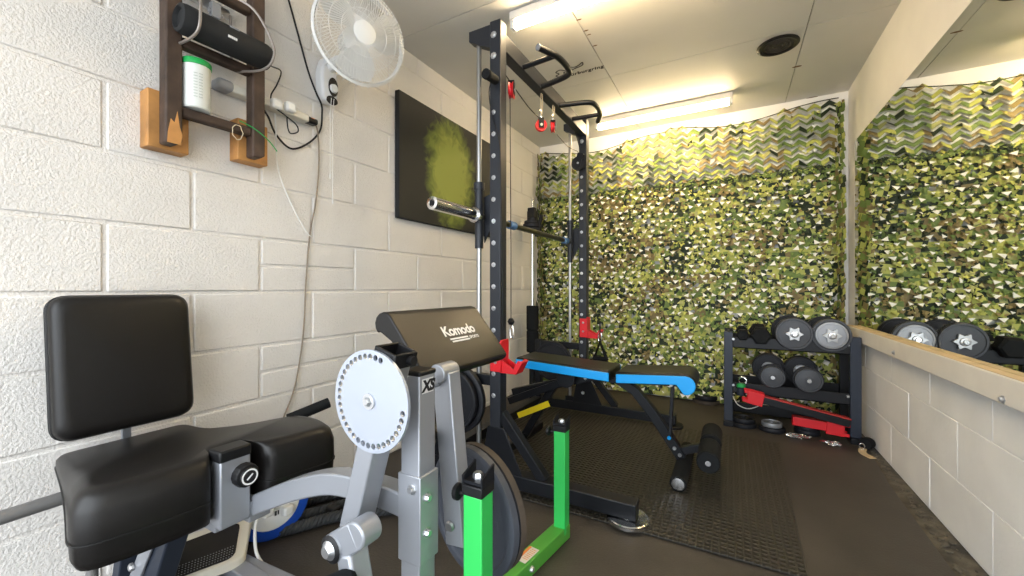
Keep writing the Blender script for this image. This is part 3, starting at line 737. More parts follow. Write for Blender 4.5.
one('clamp', lambda bm: (cyl(bm, (bx, by, 1.57), (bx, by, 1.66), .05, 16), box(bm, (bx + .01, by - .03, 1.64), (.07, .05, .09)), box(bm, (bx + .075, by - .02, 1.52), (.03, .03, .20), Matrix.Rotation(.25, 3, 'Y'))), blackp, vb, bevel=.006)

# ---------------------------------------------------------------- adjustable bench
bn = thing('weight_bench', 'black adjustable weight bench with bright blue sides on the ribbed mat', 'bench', (1.15, 2.25, .012))
def pad(bm, x0, x1, zt0, zt1, y0, y1, th, roll=0):
    pts = [(x0, zt0)]
    n = 6
    if roll:
        xe = x1 - roll
        pts += [(xe, zt1)]
        for i in range(1, 9):
            a = PI / 2 - i * PI * 1.05 / 8
            pts.append((xe + roll * math.cos(a), zt1 - roll + roll * math.sin(a)))
        pts += [(xe - roll * .9, zt1 - th), (x0, zt0 - th)]
    else: pts += [(x1, zt1), (x1, zt1 - th), (x0, zt0 - th)]
    prism(bm, [(x, y0, z) for x, z in pts], (0, y1 - y0, 0))
def bpad(name, x0, x1, a0, a1, th, roll):
    o = one(name, lambda bm: pad(bm, x0, x1, a0, a1, 2.118, 2.372, th, roll), leather, bn, bevel=.012, seg=3)
    one('blue_side', lambda bm: (pad(bm, x0 + .006, x1 - .002, a0 - .009, a1 - .009, 2.106, 2.116, th - .012, roll - .006 if roll else 0)), blue, o, bevel=.004, label='bright blue vinyl side')
    one('blue_side', lambda bm: (pad(bm, x0 + .006, x1 - .002, a0 - .009, a1 - .009, 2.374, 2.384, th - .012, roll - .006 if roll else 0)), blue, o, bevel=.004, label='bright blue vinyl side')
bpad('backrest_pad', .60, 1.165, .548, .520, .058, 0)
bpad('seat_pad', 1.195, 1.585, .518, .542, .058, .052)
CY = 2.245
def sq(bm, pts, w=.05, n=0): sweep(bm, smooth_pts(pts, n) if n else pts, rect(w, w), up=(0, 1, 0))
one('main_frame', lambda bm: sq(bm, [(.52, CY, .30), (.80, CY, .385), (.93, CY, .425), (1.03, CY, .455), (1.10, CY, .462), (1.18, CY, .455), (1.27, CY, .405), (1.36, CY, .30), (1.51, CY, .085)]), blackm, bn, bevel=.004)
one('rear_leg', lambda bm: sq(bm, [(.80, CY, .385), (.60, CY, .04)], .045), blackm, bn, bevel=.004)
one('rear_foot', lambda bm: box2(bm, (.565, CY - .24, .0125), (.615, CY + .24, .06)), blackm, bn, bevel=.004)
one('pad_rail', lambda bm: [box2(bm, (.66, CY + s * .05 - .012, .462), (1.10, CY + s * .05 + .012, .487)) for s in (-1, 1)], blackm, bn, bevel=.002)
one('seat_rail', lambda bm: [beam(bm, (1.15, CY + s * .05, .458), (1.55, CY + s * .05, .477), .024, .024) for s in (-1, 1)], blackm, bn, bevel=.002)
one('seat_strut', lambda bm: beam(bm, (1.47, CY - .045, .48), (1.455, CY - .045, .19), .03, .016, (1, 0, 0)), blackm, bn, bevel=.002)
one('adjuster', lambda bm: (beam(bm, (.52, CY - .06, .26), (.92, CY - .06, .435), .042, .030, (0, 1, 0)), lathe(bm, [(0, 0), (.055, .0), (.055, .02), (0, .02)], (.90, CY - .085, .445), (0, 1, 0), 20)), blackm, bn, bevel=.003)
one('yellow_label', lambda bm: beam(bm, at(518, 415, y=CY - .083), at(549, 403, y=CY - .083), .034, .004, (0, 1, 0)), yellow, bn, label='yellow warning label')
one('front_foot', lambda bm: lathe(bm, [(0, .006), (.030, .006), (.032, 0), (.037, .004), (.037, .476), (.032, .48), (0, .48)], (1.515, CY - .24, .051), (0, 1, 0), 22), foam, bn)
one('foot_cap', lambda bm: lathe(bm, [(0, .004), (.022, .004), (.028, -.002), (0, -.006)], (1.515, CY - .241, .051), (0, 1, 0), 22), chrome, bn)
one('roller_arm', lambda bm: beam(bm, (1.49, CY, .115), (1.635, CY, .17), .038, .038, (0, 1, 0)), blackm, bn, bevel=.003)
one('roller_axle', lambda bm: cyl(bm, (1.64, CY - .235, .17), (1.64, CY + .235, .17), .012, 14), chrome, bn)
for y in (CY - .228, CY + .025):
    one('foam_roller', lambda bm: lathe(bm, [(.012, 0), (.044, 0), (.05, .008), (.05, .195), (.044, .203), (.012, .203)], (1.64, y, .17), (0, 1, 0), 24), foam, bn)
for x, z in ((1.10, .462), (1.50, .105), (1.475, .135), (1.455, .20), (1.0, .445), (1.465, .47), (.985, .36)):
    one('bolt', lambda bm: lathe(bm, [(0, .008), (.007, .008), (.010, .004), (.010, 0), (0, 0)], (x, CY - (.072 if z == .47 or z == .20 else .026), z), (0, -1, 0), 8), steel if z != .20 else blue, bn)

# ---------------------------------------------------------------- leg extension and preacher curl machine
mc = thing('leg_extension_machine', 'silver leg extension machine with black vinyl seat at the front left', 'exercise machine', (.65, .60, 0))
# seat: flared outline with a notch for the front post
out2 = [(.10, .366), (.40, .315), (.596, .272), (.628, .40), (.636, .508), (.575, .512), (.575, .622), (.652, .626), (.668, .70), (.690, .812), (.60, .848), (.49, .848), (.36, .735), (.20, .672), (.095, .66)]
rads = [.03, .1, .05, .05, .028, .03, .03, .028, .05, .06, .05, .09, .08, .06, .03]
ol = rounded_outline(out2, rads, 5)
def seatf(bm):
    def top(x, y): return .507 + .040 * max(0, min(1, (x - .22) / .28)) 
    def lev(k, inset):
        cx, cy = .42, .57; vs = []
        for (x, y) in ol:
            d = V((x - cx, y - cy, 0)); L = d.length; d.normalize()
            x2, y2 = x - d.x * inset, y - d.y * inset
            zt = top(x, y); zb = .452 - .072 * max(0, min(1, (x - .30) / .25))
            vs.append(bm.verts.new((x2, y2, zt + (zb - zt) * k)))
        return vs
    rings = [lev(0.0, .045), lev(.02, .026), lev(.10, .010), lev(.26, .001), lev(.55, 0), lev(.85, .004), lev(.97, .014), lev(1, .03)]
    n = len(ol)
    for A, Bq in zip(rings, rings[1:]):
        for i in range(n): bm.faces.new((A[i], A[(i + 1) % n], Bq[(i + 1) % n], Bq[i]))
    bm.faces.new(rings[0]); bm.faces.new(rings[-1][::-1])
st = one('seat', seatf, leather, mc, sharp=60)
def seam(bm):
    pts = []
    for (x, y) in ol:
        d = V((x - .42, y - .57, 0)); L = d.length; d.normalize()
        zt = .507 + .040 * max(0, min(1, (x - .22) / .28)); zb = .452 - .072 * max(0, min(1, (x - .30) / .25))
        pts.append((x - d.x * -.0005, y - d.y * -.0005, zt + (zb - zt) * .62))
    tube(bm, pts, .0022, 5, True)
one('seat_piping', seam, leather_dk, st)
# backrest
Rb = Matrix.Rotation(math.radians(-7), 3, 'Y')
bc = V((.132, .507, .742))
def backf(bm):
    out = rounded_outline([(-.159, -.198), (.159, -.198), (.159, .198), (-.159, .198)], .045, 6)
    def ring(x, ins): return [bm.verts.new(bc + Rb @ V((x, u * (1 - ins / .163), v * (1 - ins / .198)))) for u, v in out]
    rg = [ring(.030, .030), ring(.027, .012), ring(.018, .003), ring(0, 0), ring(-.018, .002), ring(-.024, .008), ring(-.026, .02)]
    n = len(out)
    for A, Bq in zip(rg, rg[1:]):
        for i in range(n): bm.faces.new((A[i], A[(i + 1) % n], Bq[(i + 1) % n], Bq[i]))
    bm.faces.new(rg[0]); bm.faces.new(rg[-1][::-1])
bk = one('backrest', backf, leather, mc, sharp=60)
def bseam(bm):
    out = rounded_outline([(-.1595, -.1985), (.1595, -.1985), (.1595, .1985), (-.1595, .1985)], .045, 6)
    for x in (-.004, -.016): tube(bm, [bc + Rb @ V((x, u, v)) for u, v in out], .002, 5, True)
one('backrest_piping', bseam, leather_dk, bk)
one('backrest_support', lambda bm: (beam(bm, (.092, .52, .82), (.082, .52, .43), .022, .012, (1, 0, 0)), box2(bm, (.105, .50, .41), (.30, .56, .445))), silver, mc, bevel=.002)
# frame
one('seat_spine', lambda bm: box2(bm, (.14, .525, .345), (.60, .588, .40)), silver, mc, bevel=.004)
one('rear_leg', lambda bm: beam(bm, at(187, 484, y=.50), at(150, 606, y=.50), .062, .05, (0, 1, 0)), slate, mc, bevel=.004)
one('leg_plate', lambda bm: beam(bm, at(170, 490, y=.47), at(126, 600, y=.47), .045, .006, (0, 1, 0)), silver, mc, bevel=.002)
p = at(133, 566, y=.465); one('bolt', lambda bm: lathe(bm, [(0, .009), (.008, .009), (.011, .005), (.011, 0), (0, 0)], p, (0, -1, 0), 8), steel, mc)
one('rear_cross_tube', lambda bm: box2(bm, (.03, .30, .002), (.085, .78, .052)), silver, mc, bevel=.004)
one('rear_stand', lambda bm: beam(bm, (.058, .525, .05), (.16, .525, .40), .045, .05, (0, 1, 0)), slate, mc, bevel=.004)
one('side_base_tube', lambda bm: beam(bm, at(222, 561, y=.72), at(300, 611, y=.72), .05, .05), silver, mc, bevel=.004)
one('base_tube', lambda bm: beam(bm, (.085, .735, .027), (1.131, .80, .027), .05, .05), silver, mc, bevel=.004)
one('handle_bar', lambda bm: cyl(bm, (.245, -.02, .424), (.245, 1.0, .436), .0165, 16), grey_tube, mc)
one('hand_grip', lambda bm: (cyl(bm, at(288, 419, y=.96), at(329, 402, y=1.10), .021, 16)), foam, mc)
one('thin_leg', lambda bm: cyl(bm, at(92, 540, y=.345), at(92, 740, y=.345), .011, 12), grey_tube, mc)
# front post with knob
px0, px1, py0, py1 = .580, .632, .522, .594
po = one('front_post', lambda bm: box2(bm, (px0, py0, .362), (px1, py1, .540)), silver, mc, bevel=.004)
one('post_cap', lambda bm: box2(bm, (px0 - .002, py0 - .002, .527), (px1 + .002, py1 + .002, .556)), blackp, po, bevel=.005)
kc = V((px1, .564, .492))
one('knob', lambda bm: (lathe(bm, [(0, .052), (.018, .052), (.021, .048), (.021, .046), (.027, .044), (.029, .038), (.029, .022), (.024, .016), (.010, .014), (.010, 0), (0, 0)], kc, (1, 0, 0), 14)), blackp, po, sharp=20)
one('knob_mark', lambda bm: (lathe(bm, [(.0155, 0), (.0175, .0003), (.0195, 0)], kc + V((.0522, 0, 0)), (1, 0, 0), 24), box(bm, kc + V((.0524, 0, 0)), (.0006, .018, .004), Matrix.Rotation(.7, 3, 'X'))), labelw, po, label='white printed ring')
one('knob_washer', lambda bm: cyl(bm, kc, kc + V((.012, -.0, .0)), .013, 14), steel, po)
# arched beam to the front upright
Yp = .62
pth = [(.60, .622, .375), (.69, .624, .418), (.80, .628, .468), (.905, .634, .503), (.99, .638, .512), (1.07, .642, .512), (1.145, .645, .505)]
one('beam_mount', lambda bm: box2(bm, (px0 + .004, py1 - .002, .345), (px1 - .004, .648, .40)), silver, mc, bevel=.003)
one('arched_beam', lambda bm: sweep(bm, smooth_pts(pth, 6), rect(.046, .050), up=(0, 0, 1)), silver, mc, bevel=.004)
up = one('front_upright', lambda bm: box2(bm, (1.133, Yp, .05), (1.183, Yp + .05, .783)), silver, mc, bevel=.003)
one('upright_cap', lambda bm: box2(bm, (1.131, Yp - .002, .781), (1.185, Yp + .052, .792)), blackp, up, bevel=.004)
one('front_cross_tube', lambda bm: box2(bm, (1.131, .42, .002), (1.185, .90, .052)), silver, mc, bevel=.004)
one('logo_plate', lambda bm: box2(bm, (1.1832, Yp + .008, .745), (1.1836, Yp + .043, .775)), labelw, up, label='white printed logo patch')
text('logo', 'XS', .031, (1.184, Yp + .026, .759), (0, 1, 0), (0, 0, 1), blackp, up, shear=.2, bold=.0018, label='black printed logo letters')
one('sleeve_plate', lambda bm: [box2(bm, (1.128, Yp - .003, .40), (1.188, Yp + .054, .58))], silver, up, bevel=.002)
for (px, py, f) in ((412, 489, 'y'), (427, 497, 'x'), (427, 532, 'x')):
    if f == 'y': p = at(px, py, y=Yp - .003); ax = (0, -1, 0)
    else: p = at(px, py, x=1.188); ax = (1, 0, 0)
    one('bolt', lambda bm: lathe(bm, [(0, .008), (.006, .008), (.0085, .004), (.0085, .001), (.011, .001), (.011, 0), (0, 0)], p, ax, 8), steel, up)
# pivot shaft, disc, leg arm
dc = at(372, 400, y=.54); 
one('pivot_shaft', lambda bm: cyl(bm, (dc.x, .53, dc.z), (dc.x, .79, dc.z), .015, 18), steel, mc)
hl = []
for i in range(31):
    a = math.radians(-8 - i * 9.4)
    hl.append((a, .084, .0058))
x_, y_, z_ = frame((0, -1, 0))
def discf(bm):
    # angles measured clockwise from the +x side as seen from the front
    hh = []
    for a, R, h in hl:
        d = V((math.cos(a), 0, math.sin(a))); hh.append((math.atan2(d.dot(y_), d.dot(x_)), R, h))
    holed_plate(bm, dc, (0, -1, 0), .0965, hh, .006)
ds = one('index_disc', discf, silver2, mc)
one('centre_bolt', lambda bm: lathe(bm, [(0, .016), (.006, .016), (.009, .013), (.0105, .006), (.012, .0065), (.012, 0), (0, 0)], dc, (0, -1, 0), 6), steel, ds)
la, lb = at(394, 361, y=.572), at(356, 526, y=.572)
one('leg_arm', lambda bm: beam(bm, la, lb, .044, .050, (0, 1, 0)), silver, mc, bevel=.003)
dl = (la - lb).normalized()
def sock(bm):
    x, y, z = frame(dl, (0, 1, 0)); M = Matrix((x, y, z)).transposed()
    cc = la + dl * .012
    for s in (-1, 1):
        box(bm, cc + x * s * .025, (.006, .060, .030), M); box(bm, cc + y * s * .028, (.052, .006, .030), M)
one('socket_collar', sock, blackp, mc, bevel=.002)
one('collar_screw', lambda bm: cyl(bm, la + V((.02, .01, .004)), la + V((.042, .01, .002)), .010, 14), blackp, mc)
# roller bracket
rb0, rb1 = at(373, 524, y=.545), at(346, 539, y=.53)
def brk(bm):
    d = (rb1 - rb0).normalized(); n = V((0, -1, 0))
    cyl(bm, (rb0.x, .50, rb0.z), (rb0.x, .545, rb0.z), .026, 22)
    beam(bm, V((rb0.x, .522, rb0.z)), V((rb1.x, .522, rb1.z)), .052, .045, (0, 1, 0))
    cyl(bm, (rb1.x, .495, rb1.z), (rb1.x, .55, rb1.z), .026, 22)
one('roller_bracket', brk, silver, mc, bevel=.004)
rc = V((rb1.x, .495, rb1.z))
one('bracket_cap', lambda bm: (lathe(bm, [(.012, .004), (.020, .004), (.026, 0)], rc, (0, -1, 0), 24)), blackp, mc)
one('bracket_bolt', lambda bm: (lathe(bm, [(0, .012), (.010, .012), (.016, .005), (.020, .003), (.020, 0), (0, 0)], rc, (0, -1, 0), 16)), steel, mc)
one('bracket_leg', lambda bm: beam(bm, at(352, 548, y=.52), at(362, 612, y=.52), .04, .045, (0, 1, 0)), silver, mc, bevel=.006)
fr0 = at(346, 583, y=.50); fr1 = at(292, 602, y=.44)
one('foam_roller', lambda bm: lathe(bm, [(.010, 0), (.036, 0), (.042, .008), (.042, .24), (.036, .248), (.010, .248)], V((fr0.x + .02, .505, fr0.z - .010)), V((-.45, -1, -.02)), 24), foam, mc)
# weight arm and peg
wa, wb = at(446, 371, y=.75), at(460, 541, y=.75)
one('weight_arm', lambda bm: beam(bm, wa, wb, .050, .042, (0, 1, 0)), silver, mc, bevel=.003)
one('arm_boss', lambda bm: cyl(bm, (wa.x, .715, wa.z), (wa.x, .775, wa.z), .0225, 20), silver, mc, bevel=.003)
pc = at(468, 511, y=.85); PA = V((.27, .963, 0))
one('weight_peg', lambda bm: cyl(bm, pc - PA * .055, pc + PA * .12, .0125, 16), steel, mc)
p = at(452, 533, y=.724); one('bolt', lambda bm: lathe(bm, [(0, .006), (.009, .005), (.012, 0)], V((wb.x - .01, .725, wb.z + .045)), (0, -1, 0), 16), steel, mc)
plate('weight_plate', pc, PA, .162, .024, iron_b, 'large blue grey weight plate on the leg machine peg behind the near green stand', 'plates on the leg machine')
plate('weight_plate', pc + PA * .026, PA, .160, .024, iron, 'second large weight plate tucked behind the blue grey plate on the leg machine', 'plates on the leg machine', iron_r)
one('peg_collar', lambda bm: lathe(bm, [(.012, 0), (.03, 0), (.03, .03), (.012, .03)], pc - PA * .034, PA, 20), blackp, mc)
# preacher pad
KS = 1.36
def sc(x, y, z): return CAM + (V((x, y, z)) - CAM) * KS
t0 = sc(1.198, .516, .924); t1 = sc(1.198, .792, .924); b0_ = sc(1.285, .516, .812); b1_ = sc(1.295, .792, .812)
xs = V((0, 1, 0)); sl = ((b0_ + b1_) / 2 - (t0 + t1) / 2); L_ = sl.length; sl.normalize(); nn = xs.cross(-sl).normalized()
if nn.x < 0: nn = -nn
mid = (t0 + t1) / 2; wd2 = (t1.y - t0.y) / 2
def preach(bm):
    th = .042
    prof = []   # (along slope, normal)
    for i in range(7):   # rolled top end
        a = PI / 2 + i * PI * 1.1 / 6
        prof.append((.024 + .030 * math.cos(a), -.024 + .030 * math.sin(a)))
    prof = [(.024 + .030 * math.cos(PI / 2 + i * PI * 1.05 / 7), -.030 + .030 * math.sin(PI / 2 + i * PI * 1.05 / 7)) for i in range(8)]
    prof += [(.03, -.052), (.07, -.036), (L_ - .004, -.034), (L_ + .004, -.026), (L_ + .004, -.008), (L_ - .004, 0)]
    prism(bm, [V((0, t0.y + .0, 0)) + V((mid.x, 0, mid.z)) + sl * s + nn * q for s, q in prof], (0, wd2 * 2, 0))
pr = one('preacher_pad', preach, leather, mc, bevel=.010, seg=3)
tc = mid + sl * (L_ * .45) + V((0, .030, 0)) + nn * .0006
text('lettering', 'Komodo', .043, tc, (0, 1, 0), -sl, labelw, pr, shear=.06, bold=.0014, space=.94, label='white printed lettering')
one('underline', lambda bm: [beam(bm, tc + sl * (.024 + k * .008) + V((0, -.058 + k * .004, 0)), tc + sl * (.024 + k * .008) + V((0, .022 + k * .003, 0)), .0045, .0012, nn) for k in range(2)], labelw, pr)
text('small_lettering', 'SPORTS', .013, tc + sl * .028 + V((0, .050, 0)), (0, 1, 0), -sl, labelw, pr, bold=.0004, shear=.1)
pst = mid + sl * .09 - nn * .05
one('preacher_stem', lambda bm: (beam(bm, mid + sl * .12 - nn * .034, mid + sl * .12 - nn * .034 + V((-.02, 0, -.14)), .035, .035, (0, 1, 0)), beam(bm, mid + sl * .12 - nn * .034 + V((-.02, 0, -.12)), (1.12, .70, .60), .035, .035, (0, 1, 0)), beam(bm, (1.12, .72, .62), (1.155, .64, .56), .035, .035)), blackm, mc, bevel=.003)

# ---------------------------------------------------------------- green stands
def stand(label, p, q, ztop, ang):
    t = thing('squat_stand', label, 'stand', (p[0], p[1], 0), 'green squat stands')
    x, y = p
    base = one('base_tube', lambda bm: beam(bm, (x + (x - q[0]) * .0, y + .026, .029), (q[0], q[1], .029), .055, .052), greend, t, bevel=.003)
    po = one('post', lambda bm: box2(bm, (x - .023, y - .023, .03), (x + .023, y + .023, ztop)), green, t, bevel=.003)
    one('collar', lambda bm: box2(bm, (x - .0255, y - .0255, ztop - .001), (x + .0255, y + .0255, ztop + .022)), blackp, t, bevel=.003)
    cr = one('cradle', lambda bm: (box2(bm, (x - .026, y - .022, ztop + .024), (x + .026, y + .022, ztop + .030)),
        [prism(bm, [(x + s * .0235 - .002, y - .024, ztop + .02), (x + s * .0235 - .002, y + .024, ztop + .02), (x + s * .0235 - .002, y + .024, ztop + .056), (x + s * .0235 - .002, y - .024, ztop + .040)], (.004, 0, 0)) for s in (-1, 1)]), blackm, t)
    one('bolt', lambda bm: lathe(bm, [(0, .012), (.009, .012), (.012, .008), (.012, 0)], (x, y, ztop + .030), (0, 0, 1), 6), steel, cr)
    one('knob', lambda bm: (cyl(bm, (x - .028, y, ztop - .012), (x - .045, y, ztop - .012), .006, 10), lathe(bm, [(0, .016), (.014, .016), (.018, .012), (.018, .004), (.012, 0), (0, 0)], (x - .045, y, ztop - .012), (-1, 0, 0), 14)), blackp, t)
    return t, base
s1, _ = stand('near green squat stand post with black cradle in front of the weight plate', (1.262, .715), (1.262, .20), .528, 0)
BQ = at(488, 600, z=.029)
s2, bt = stand('farther green squat stand with black cradle and a sticker on its base', (1.163, 1.44), (BQ.x, BQ.y), .418, 0)
d = (V((BQ.x, BQ.y, 0)) - V((1.163, 1.466, 0))).normalized(); c0 = V((1.163, 1.466, .0555)) + d * .245
Ms = Matrix((V((d.y, -d.x, 0)), -d, V((0, 0, 1)))).transposed()
one('sticker', lambda bm: box(bm, c0, (.036, .085, .001), Ms), mat('sticker_white', (.72, .68, .6), .6), bt, label='white and orange sticker')
one('sticker_band', lambda bm: (box(bm, c0 + V((-.016, 0, .0008)), (.010, .085, .0008), Ms), [box(bm, c0 + V((.004, 0, .0008)) + d * (-.03 + .009 * i), (.020, .002, .0006), Ms) for i in range(7)]), orange, bt, label='orange band and print')
p = c0 - d * .07; sidev = V((-d.y, d.x, 0))
if sidev.x < 0: sidev = -sidev
one('bolt', lambda bm: lathe(bm, [(0, .009), (.008, .009), (.011, .004), (.011, 0)], V((p.x, p.y, .03)) + d * .09 + sidev * .0275, sidev, 8), steel, bt)

# ---------------------------------------------------------------- dumbbell rack
dr = thing('dumbbell_rack', 'black three tier dumbbell rack in the back right corner', 'rack', (2.06, 3.38, 0))
RX0, RX1, RY0, RY1 = 1.685, 2.435, 3.20, 3.52
for x in (RX0, RX1 - .055):
    for y in (RY0, RY1 - .04):
        u = one('upright', lambda bm: box2(bm, (x, y, .012), (x + .055, y + .04, .655)), slate if y < 3.3 else blackm, dr, bevel=.003)
    one('foot', lambda bm: box2(bm, (x - .003, RY0 - .035, .001), (x + .058, RY1 + .02, .035)), blackm, dr, bevel=.003)
    one('side_plate', lambda bm: box2(bm, (x + .02, RY0 + .04, .60), (x + .035, RY1 - .04, .65)), blackm, dr)
for (zf, zr) in ((.60, .60), (.285, .285), (.075, .075)):
    for y in ((RY0 + .004, RY1 - .02) if zf > .1 else (RY1 - .02,)):
        one('shelf_rail', lambda bm: (box2(bm, (RX0 + .055, y, zf - .055), (RX1 - .055, y + .012, zf + .018)), box2(bm, (RX0 + .055, y - .0, zf - .055), (RX1 - .055, y + .05, zf - .047))), blackm, dr, bevel=.002)
for x in (RX0 + .058, RX1 - .066):
    for z in (.605, .285):
        one('bolt', lambda bm: lathe(bm, [(0, .008), (.007, .008), (.010, .004), (.010, 0)], (x, RY0 + .004, z), (0, -1, 0), 8), steel, dr)
def dumbbell(label, x, z, plates, face, group, yf=3.135, L=.40, rear=None):
    """plates: outer to inner (r,t)"""
    t = thing('dumbbell', label, 'dumbbell', (x, yf + L / 2, z), group)
    one('bar', lambda bm: lathe(bm, [(0, 0), (.012, 0), (.013, .003), (.013, L - .003), (.012, L), (0, L)], (x, yf, z), (0, 1, 0), 16), chrome, t)
    for e in (0, 1):
        s = 1 if e == 0 else -1; y = yf if e == 0 else yf + L; o = .022
        def star(bm):
            pts = []
            for i in range(12):
                a = 2 * PI * i / 12; r = .052 if i % 2 == 0 else .031
                pts.append((x + r * math.cos(a), y + s * o, z + r * math.sin(a)))
            pts = rounded_outline([(p[0], p[2]) for p in pts], .008, 3)
            prism(bm, [(p[0], y + s * o, p[1]) for p in pts], (0, s * .016, 0))
            lathe(bm, [(.013, 0), (.022, .002), (.024, .012), (.013, .012)], (x, y + s * (o - .010), z), (0, s, 0), 18)
        if face: one('star_collar', star, rodm, t, bevel=.002); o += .018
        for r, th, m in (rear if rear and e else plates):
            one('weight_plate', lambda bm: lathe(bm, plate_prof(r, th, .0135), (x, y + s * o, z), (0, s, 0), 40), m, t)
            o += th + .001
        one('inner_collar', lambda bm: lathe(bm, [(.013, 0), (.044, 0), (.044, .022), (.013, .022)], (x, y + s * o, z), (0, s, 0), 20), steel, t)
    return t
ir3 = mat('worn_iron', (.055, .058, .066), .45, .3, bump=.2, bscale=120)
ir2 = mat('pale_iron', (.30, .31, .33), .45, .5, bump=.2, bscale=120)
dumbbell('dumbbell with dark plate and chrome star collar on the top tier', 2.09, .662, [(.103, .022, ir3), (.107, .022, iron)], True, 'dumbbells on the rack')
dumbbell('dumbbell with pale grey outer plate and star collar beside the mirror', 2.285, .662, [(.084, .012, ir2), (.104, .024, ir3), (.106, .02, iron)], True, 'dumbbells on the rack')
dumbbell('left black dumbbell on the middle tier, stubby plates facing forward', 1.965, .386, [(.068, .03, ir3), (.078, .02, iron)], False, 'dumbbells on the rack', yf=3.06, L=.46, rear=[(.06, .02, iron), (.102, .03, iron), (.102, .03, iron)])
dumbbell('right black dumbbell on the middle tier, closer to the right wall', 2.155, .384, [(.073, .03, ir3), (.082, .02, iron)], False, 'dumbbells on the rack', yf=3.06, L=.46, rear=[(.06, .02, iron), (.100, .03, iron), (.100, .03, iron)])
def hexd(label, x, z, r):
    t = thing('hex_dumbbell', label, 'dumbbell', (x, 3.36, z), 'hex dumbbells on the top tier')
    one('handle', lambda bm: cyl(bm, (x, 3.17, z), (x, 3.53, z), .015, 14), chrome, t)
    for y in (3.15, 3.46): one('hex_head', lambda bm: lathe(bm, [(0, 0), (r * .8, 0), (r, .012), (r, .078), (r * .8, .09), (0, .09)], (x, y, z), (0, 1, 0), 6), foam, t, sharp=20)
hexd('black hex dumbbell left of the star collar dumbbells on the top tier', 1.905, .640, .062)
hexd('small black hex dumbbell at the left end of the top tier', 1.80, .640, .040)
# spotter arms in red and black
def arm(label, p, q, hookend):
    p, q = V(p), V(q); t = thing('safety_arm', label, 'rack attachment', (p + q) / 2, 'red rack safety arms')
    one('bar', lambda bm: beam(bm, p, q, .05, .045, (0, 0, 1)), blackm, t, bevel=.003)
    d = (q - p).normalized(); u = V((0, 0, 1)); n = d.cross(u).normalized(); u = n.cross(d)
    one('liner', lambda bm: beam(bm, p + u * .026, q + u * .026, .052, .008, u), mat('dull_red', (.42, .03, .025), .5), t, bevel=.002)
    e = p if hookend == 0 else q; s = -1 if hookend == 0 else 1
    def hook(bm):
        M = Matrix((d, n, u)).transposed()
        box(bm, e + d * s * .03 + n * .03, (.09, .007, .085), M); box(bm, e + d * s * .03 - n * .03, (.09, .007, .085), M)
        box(bm, e + d * s * -.012, (.007, .06, .085), M)
        for k in (-1, 1): box(bm, e + d * s * .085 + n * .03 * k + u * .03, (.03, .007, .02), M); box(bm, e + d * s * .085 + n * .03 * k - u * .03, (.03, .007, .02), M)
    one('hook_bracket', hook, red, t, bevel=.002)
    return t
arm('red lined safety arm leaning across the rack under the middle tier', (1.90, 3.13, .225), (2.365, 3.15, .135), 0)
t = arm('bright red safety arm lying low under the right of the dumbbell rack', (2.09, 3.19, .098), (2.27, 3.19, .088), 1)
one('red_sleeve', lambda bm: beam(bm, (2.08, 3.19, .099), (2.26, 3.19, .089), .056, .054), red, t, bevel=.003)
# chains, plates and bits on the rack floor
def chain(label, c, n, rad):
    def f(bm):
        for i in range(n):
            a = random.uniform(0, 6.28); r = rad * math.sqrt(random.random()); p = V((c[0] + r * math.cos(a) * 1.5, c[1] + r * math.sin(a) * .6, c[2] + random.uniform(.004, .02)))
            R = Matrix.Rotation(random.uniform(0, 3), 3, 'Z') @ Matrix.Rotation(random.uniform(-.7, .7), 3, 'X')
            tube(bm, [p + R @ V((.013 * math.cos(q), .008 * math.sin(q), 0)) for q in [2 * PI * k / 12 for k in range(12)]], .0026, 5, True)
    o = one('chain', f, chrome); tag(o, label, 'chain', 'chrome chains under the rack')
chain('heap of chrome chain on the floor left of the bright red safety arm', (2.11, 3.13, .001), 42, .045)
chain('small heap of chrome chain below the bracket of the red safety arm', (2.27, 3.10, .001), 26, .03)
for i, (x, y, z, r, lab) in enumerate(((1.80, 3.24, .012, .085, 'black plate lying flat under the left of the dumbbell rack, lower of two'), (1.805, 3.235, .043, .07, 'black plate lying on another under the left of the dumbbell rack'), (1.97, 3.22, .012, .078, 'black plate lying flat under the middle of the dumbbell rack, lower of two'), (1.97, 3.22, .042, .06, 'pale rimmed plate lying on another under the middle of the dumbbell rack'), (2.17, 3.27, .012, .072, 'black plate flat on the floor beneath the bright red safety arm, lower of two'), (2.17, 3.265, .042, .07, 'black plate directly beneath the bright red safety arm, upper of two'))):
    plate('weight_plate', (x, y, z - .010), (0, 0, 1), r, .028, iron if i != 3 else ir2, lab, 'loose plates under the rack', n=32)
o = thing('spray_bottle', 'small dark bottle with green top hanging at the left of the rack', 'bottle', (1.79, 3.16, .23))
one('bottle_body', lambda bm: lathe(bm, [(0, 0), (.024, 0), (.026, .004), (.026, .045), (.014, .055), (0, .055)], (1.79, 3.18, .225), (0, 0, 1), 16), slate, o)
one('bottle_top', lambda bm: lathe(bm, [(.014, .055), (.028, .057), (.028, .074), (.012, .080), (0, .08)], (1.79, 3.18, .225), (0, 0, 1), 16), lid_g, o)
cable('hanging_wire', [(1.74, 3.17, .215), (1.77, 3.15, .165), (1.83, 3.15, .145), (1.89, 3.15, .17)], .003, mat('pale_wire', (.6, .6, .55), .5), 'pale wire drooping under the left of the dumbbell rack')
sc_ = one('spring_collar', lambda bm: (tube(bm, [(1.80 + .0015 * i * 0 + .024 * math.cos(i * .5), 3.20 + .0012 * i, .318 + .024 * math.sin(i * .5)) for i in range(50)], .003, 6)), chrome)
tag(sc_, 'chrome spring collar lying at the left of the middle tier', 'collar')
bg_ = thing('strap_bundle', 'black strap bundle on the floor at the right foot of the dumbbell rack', 'strap', (2.43, 3.1, 0))
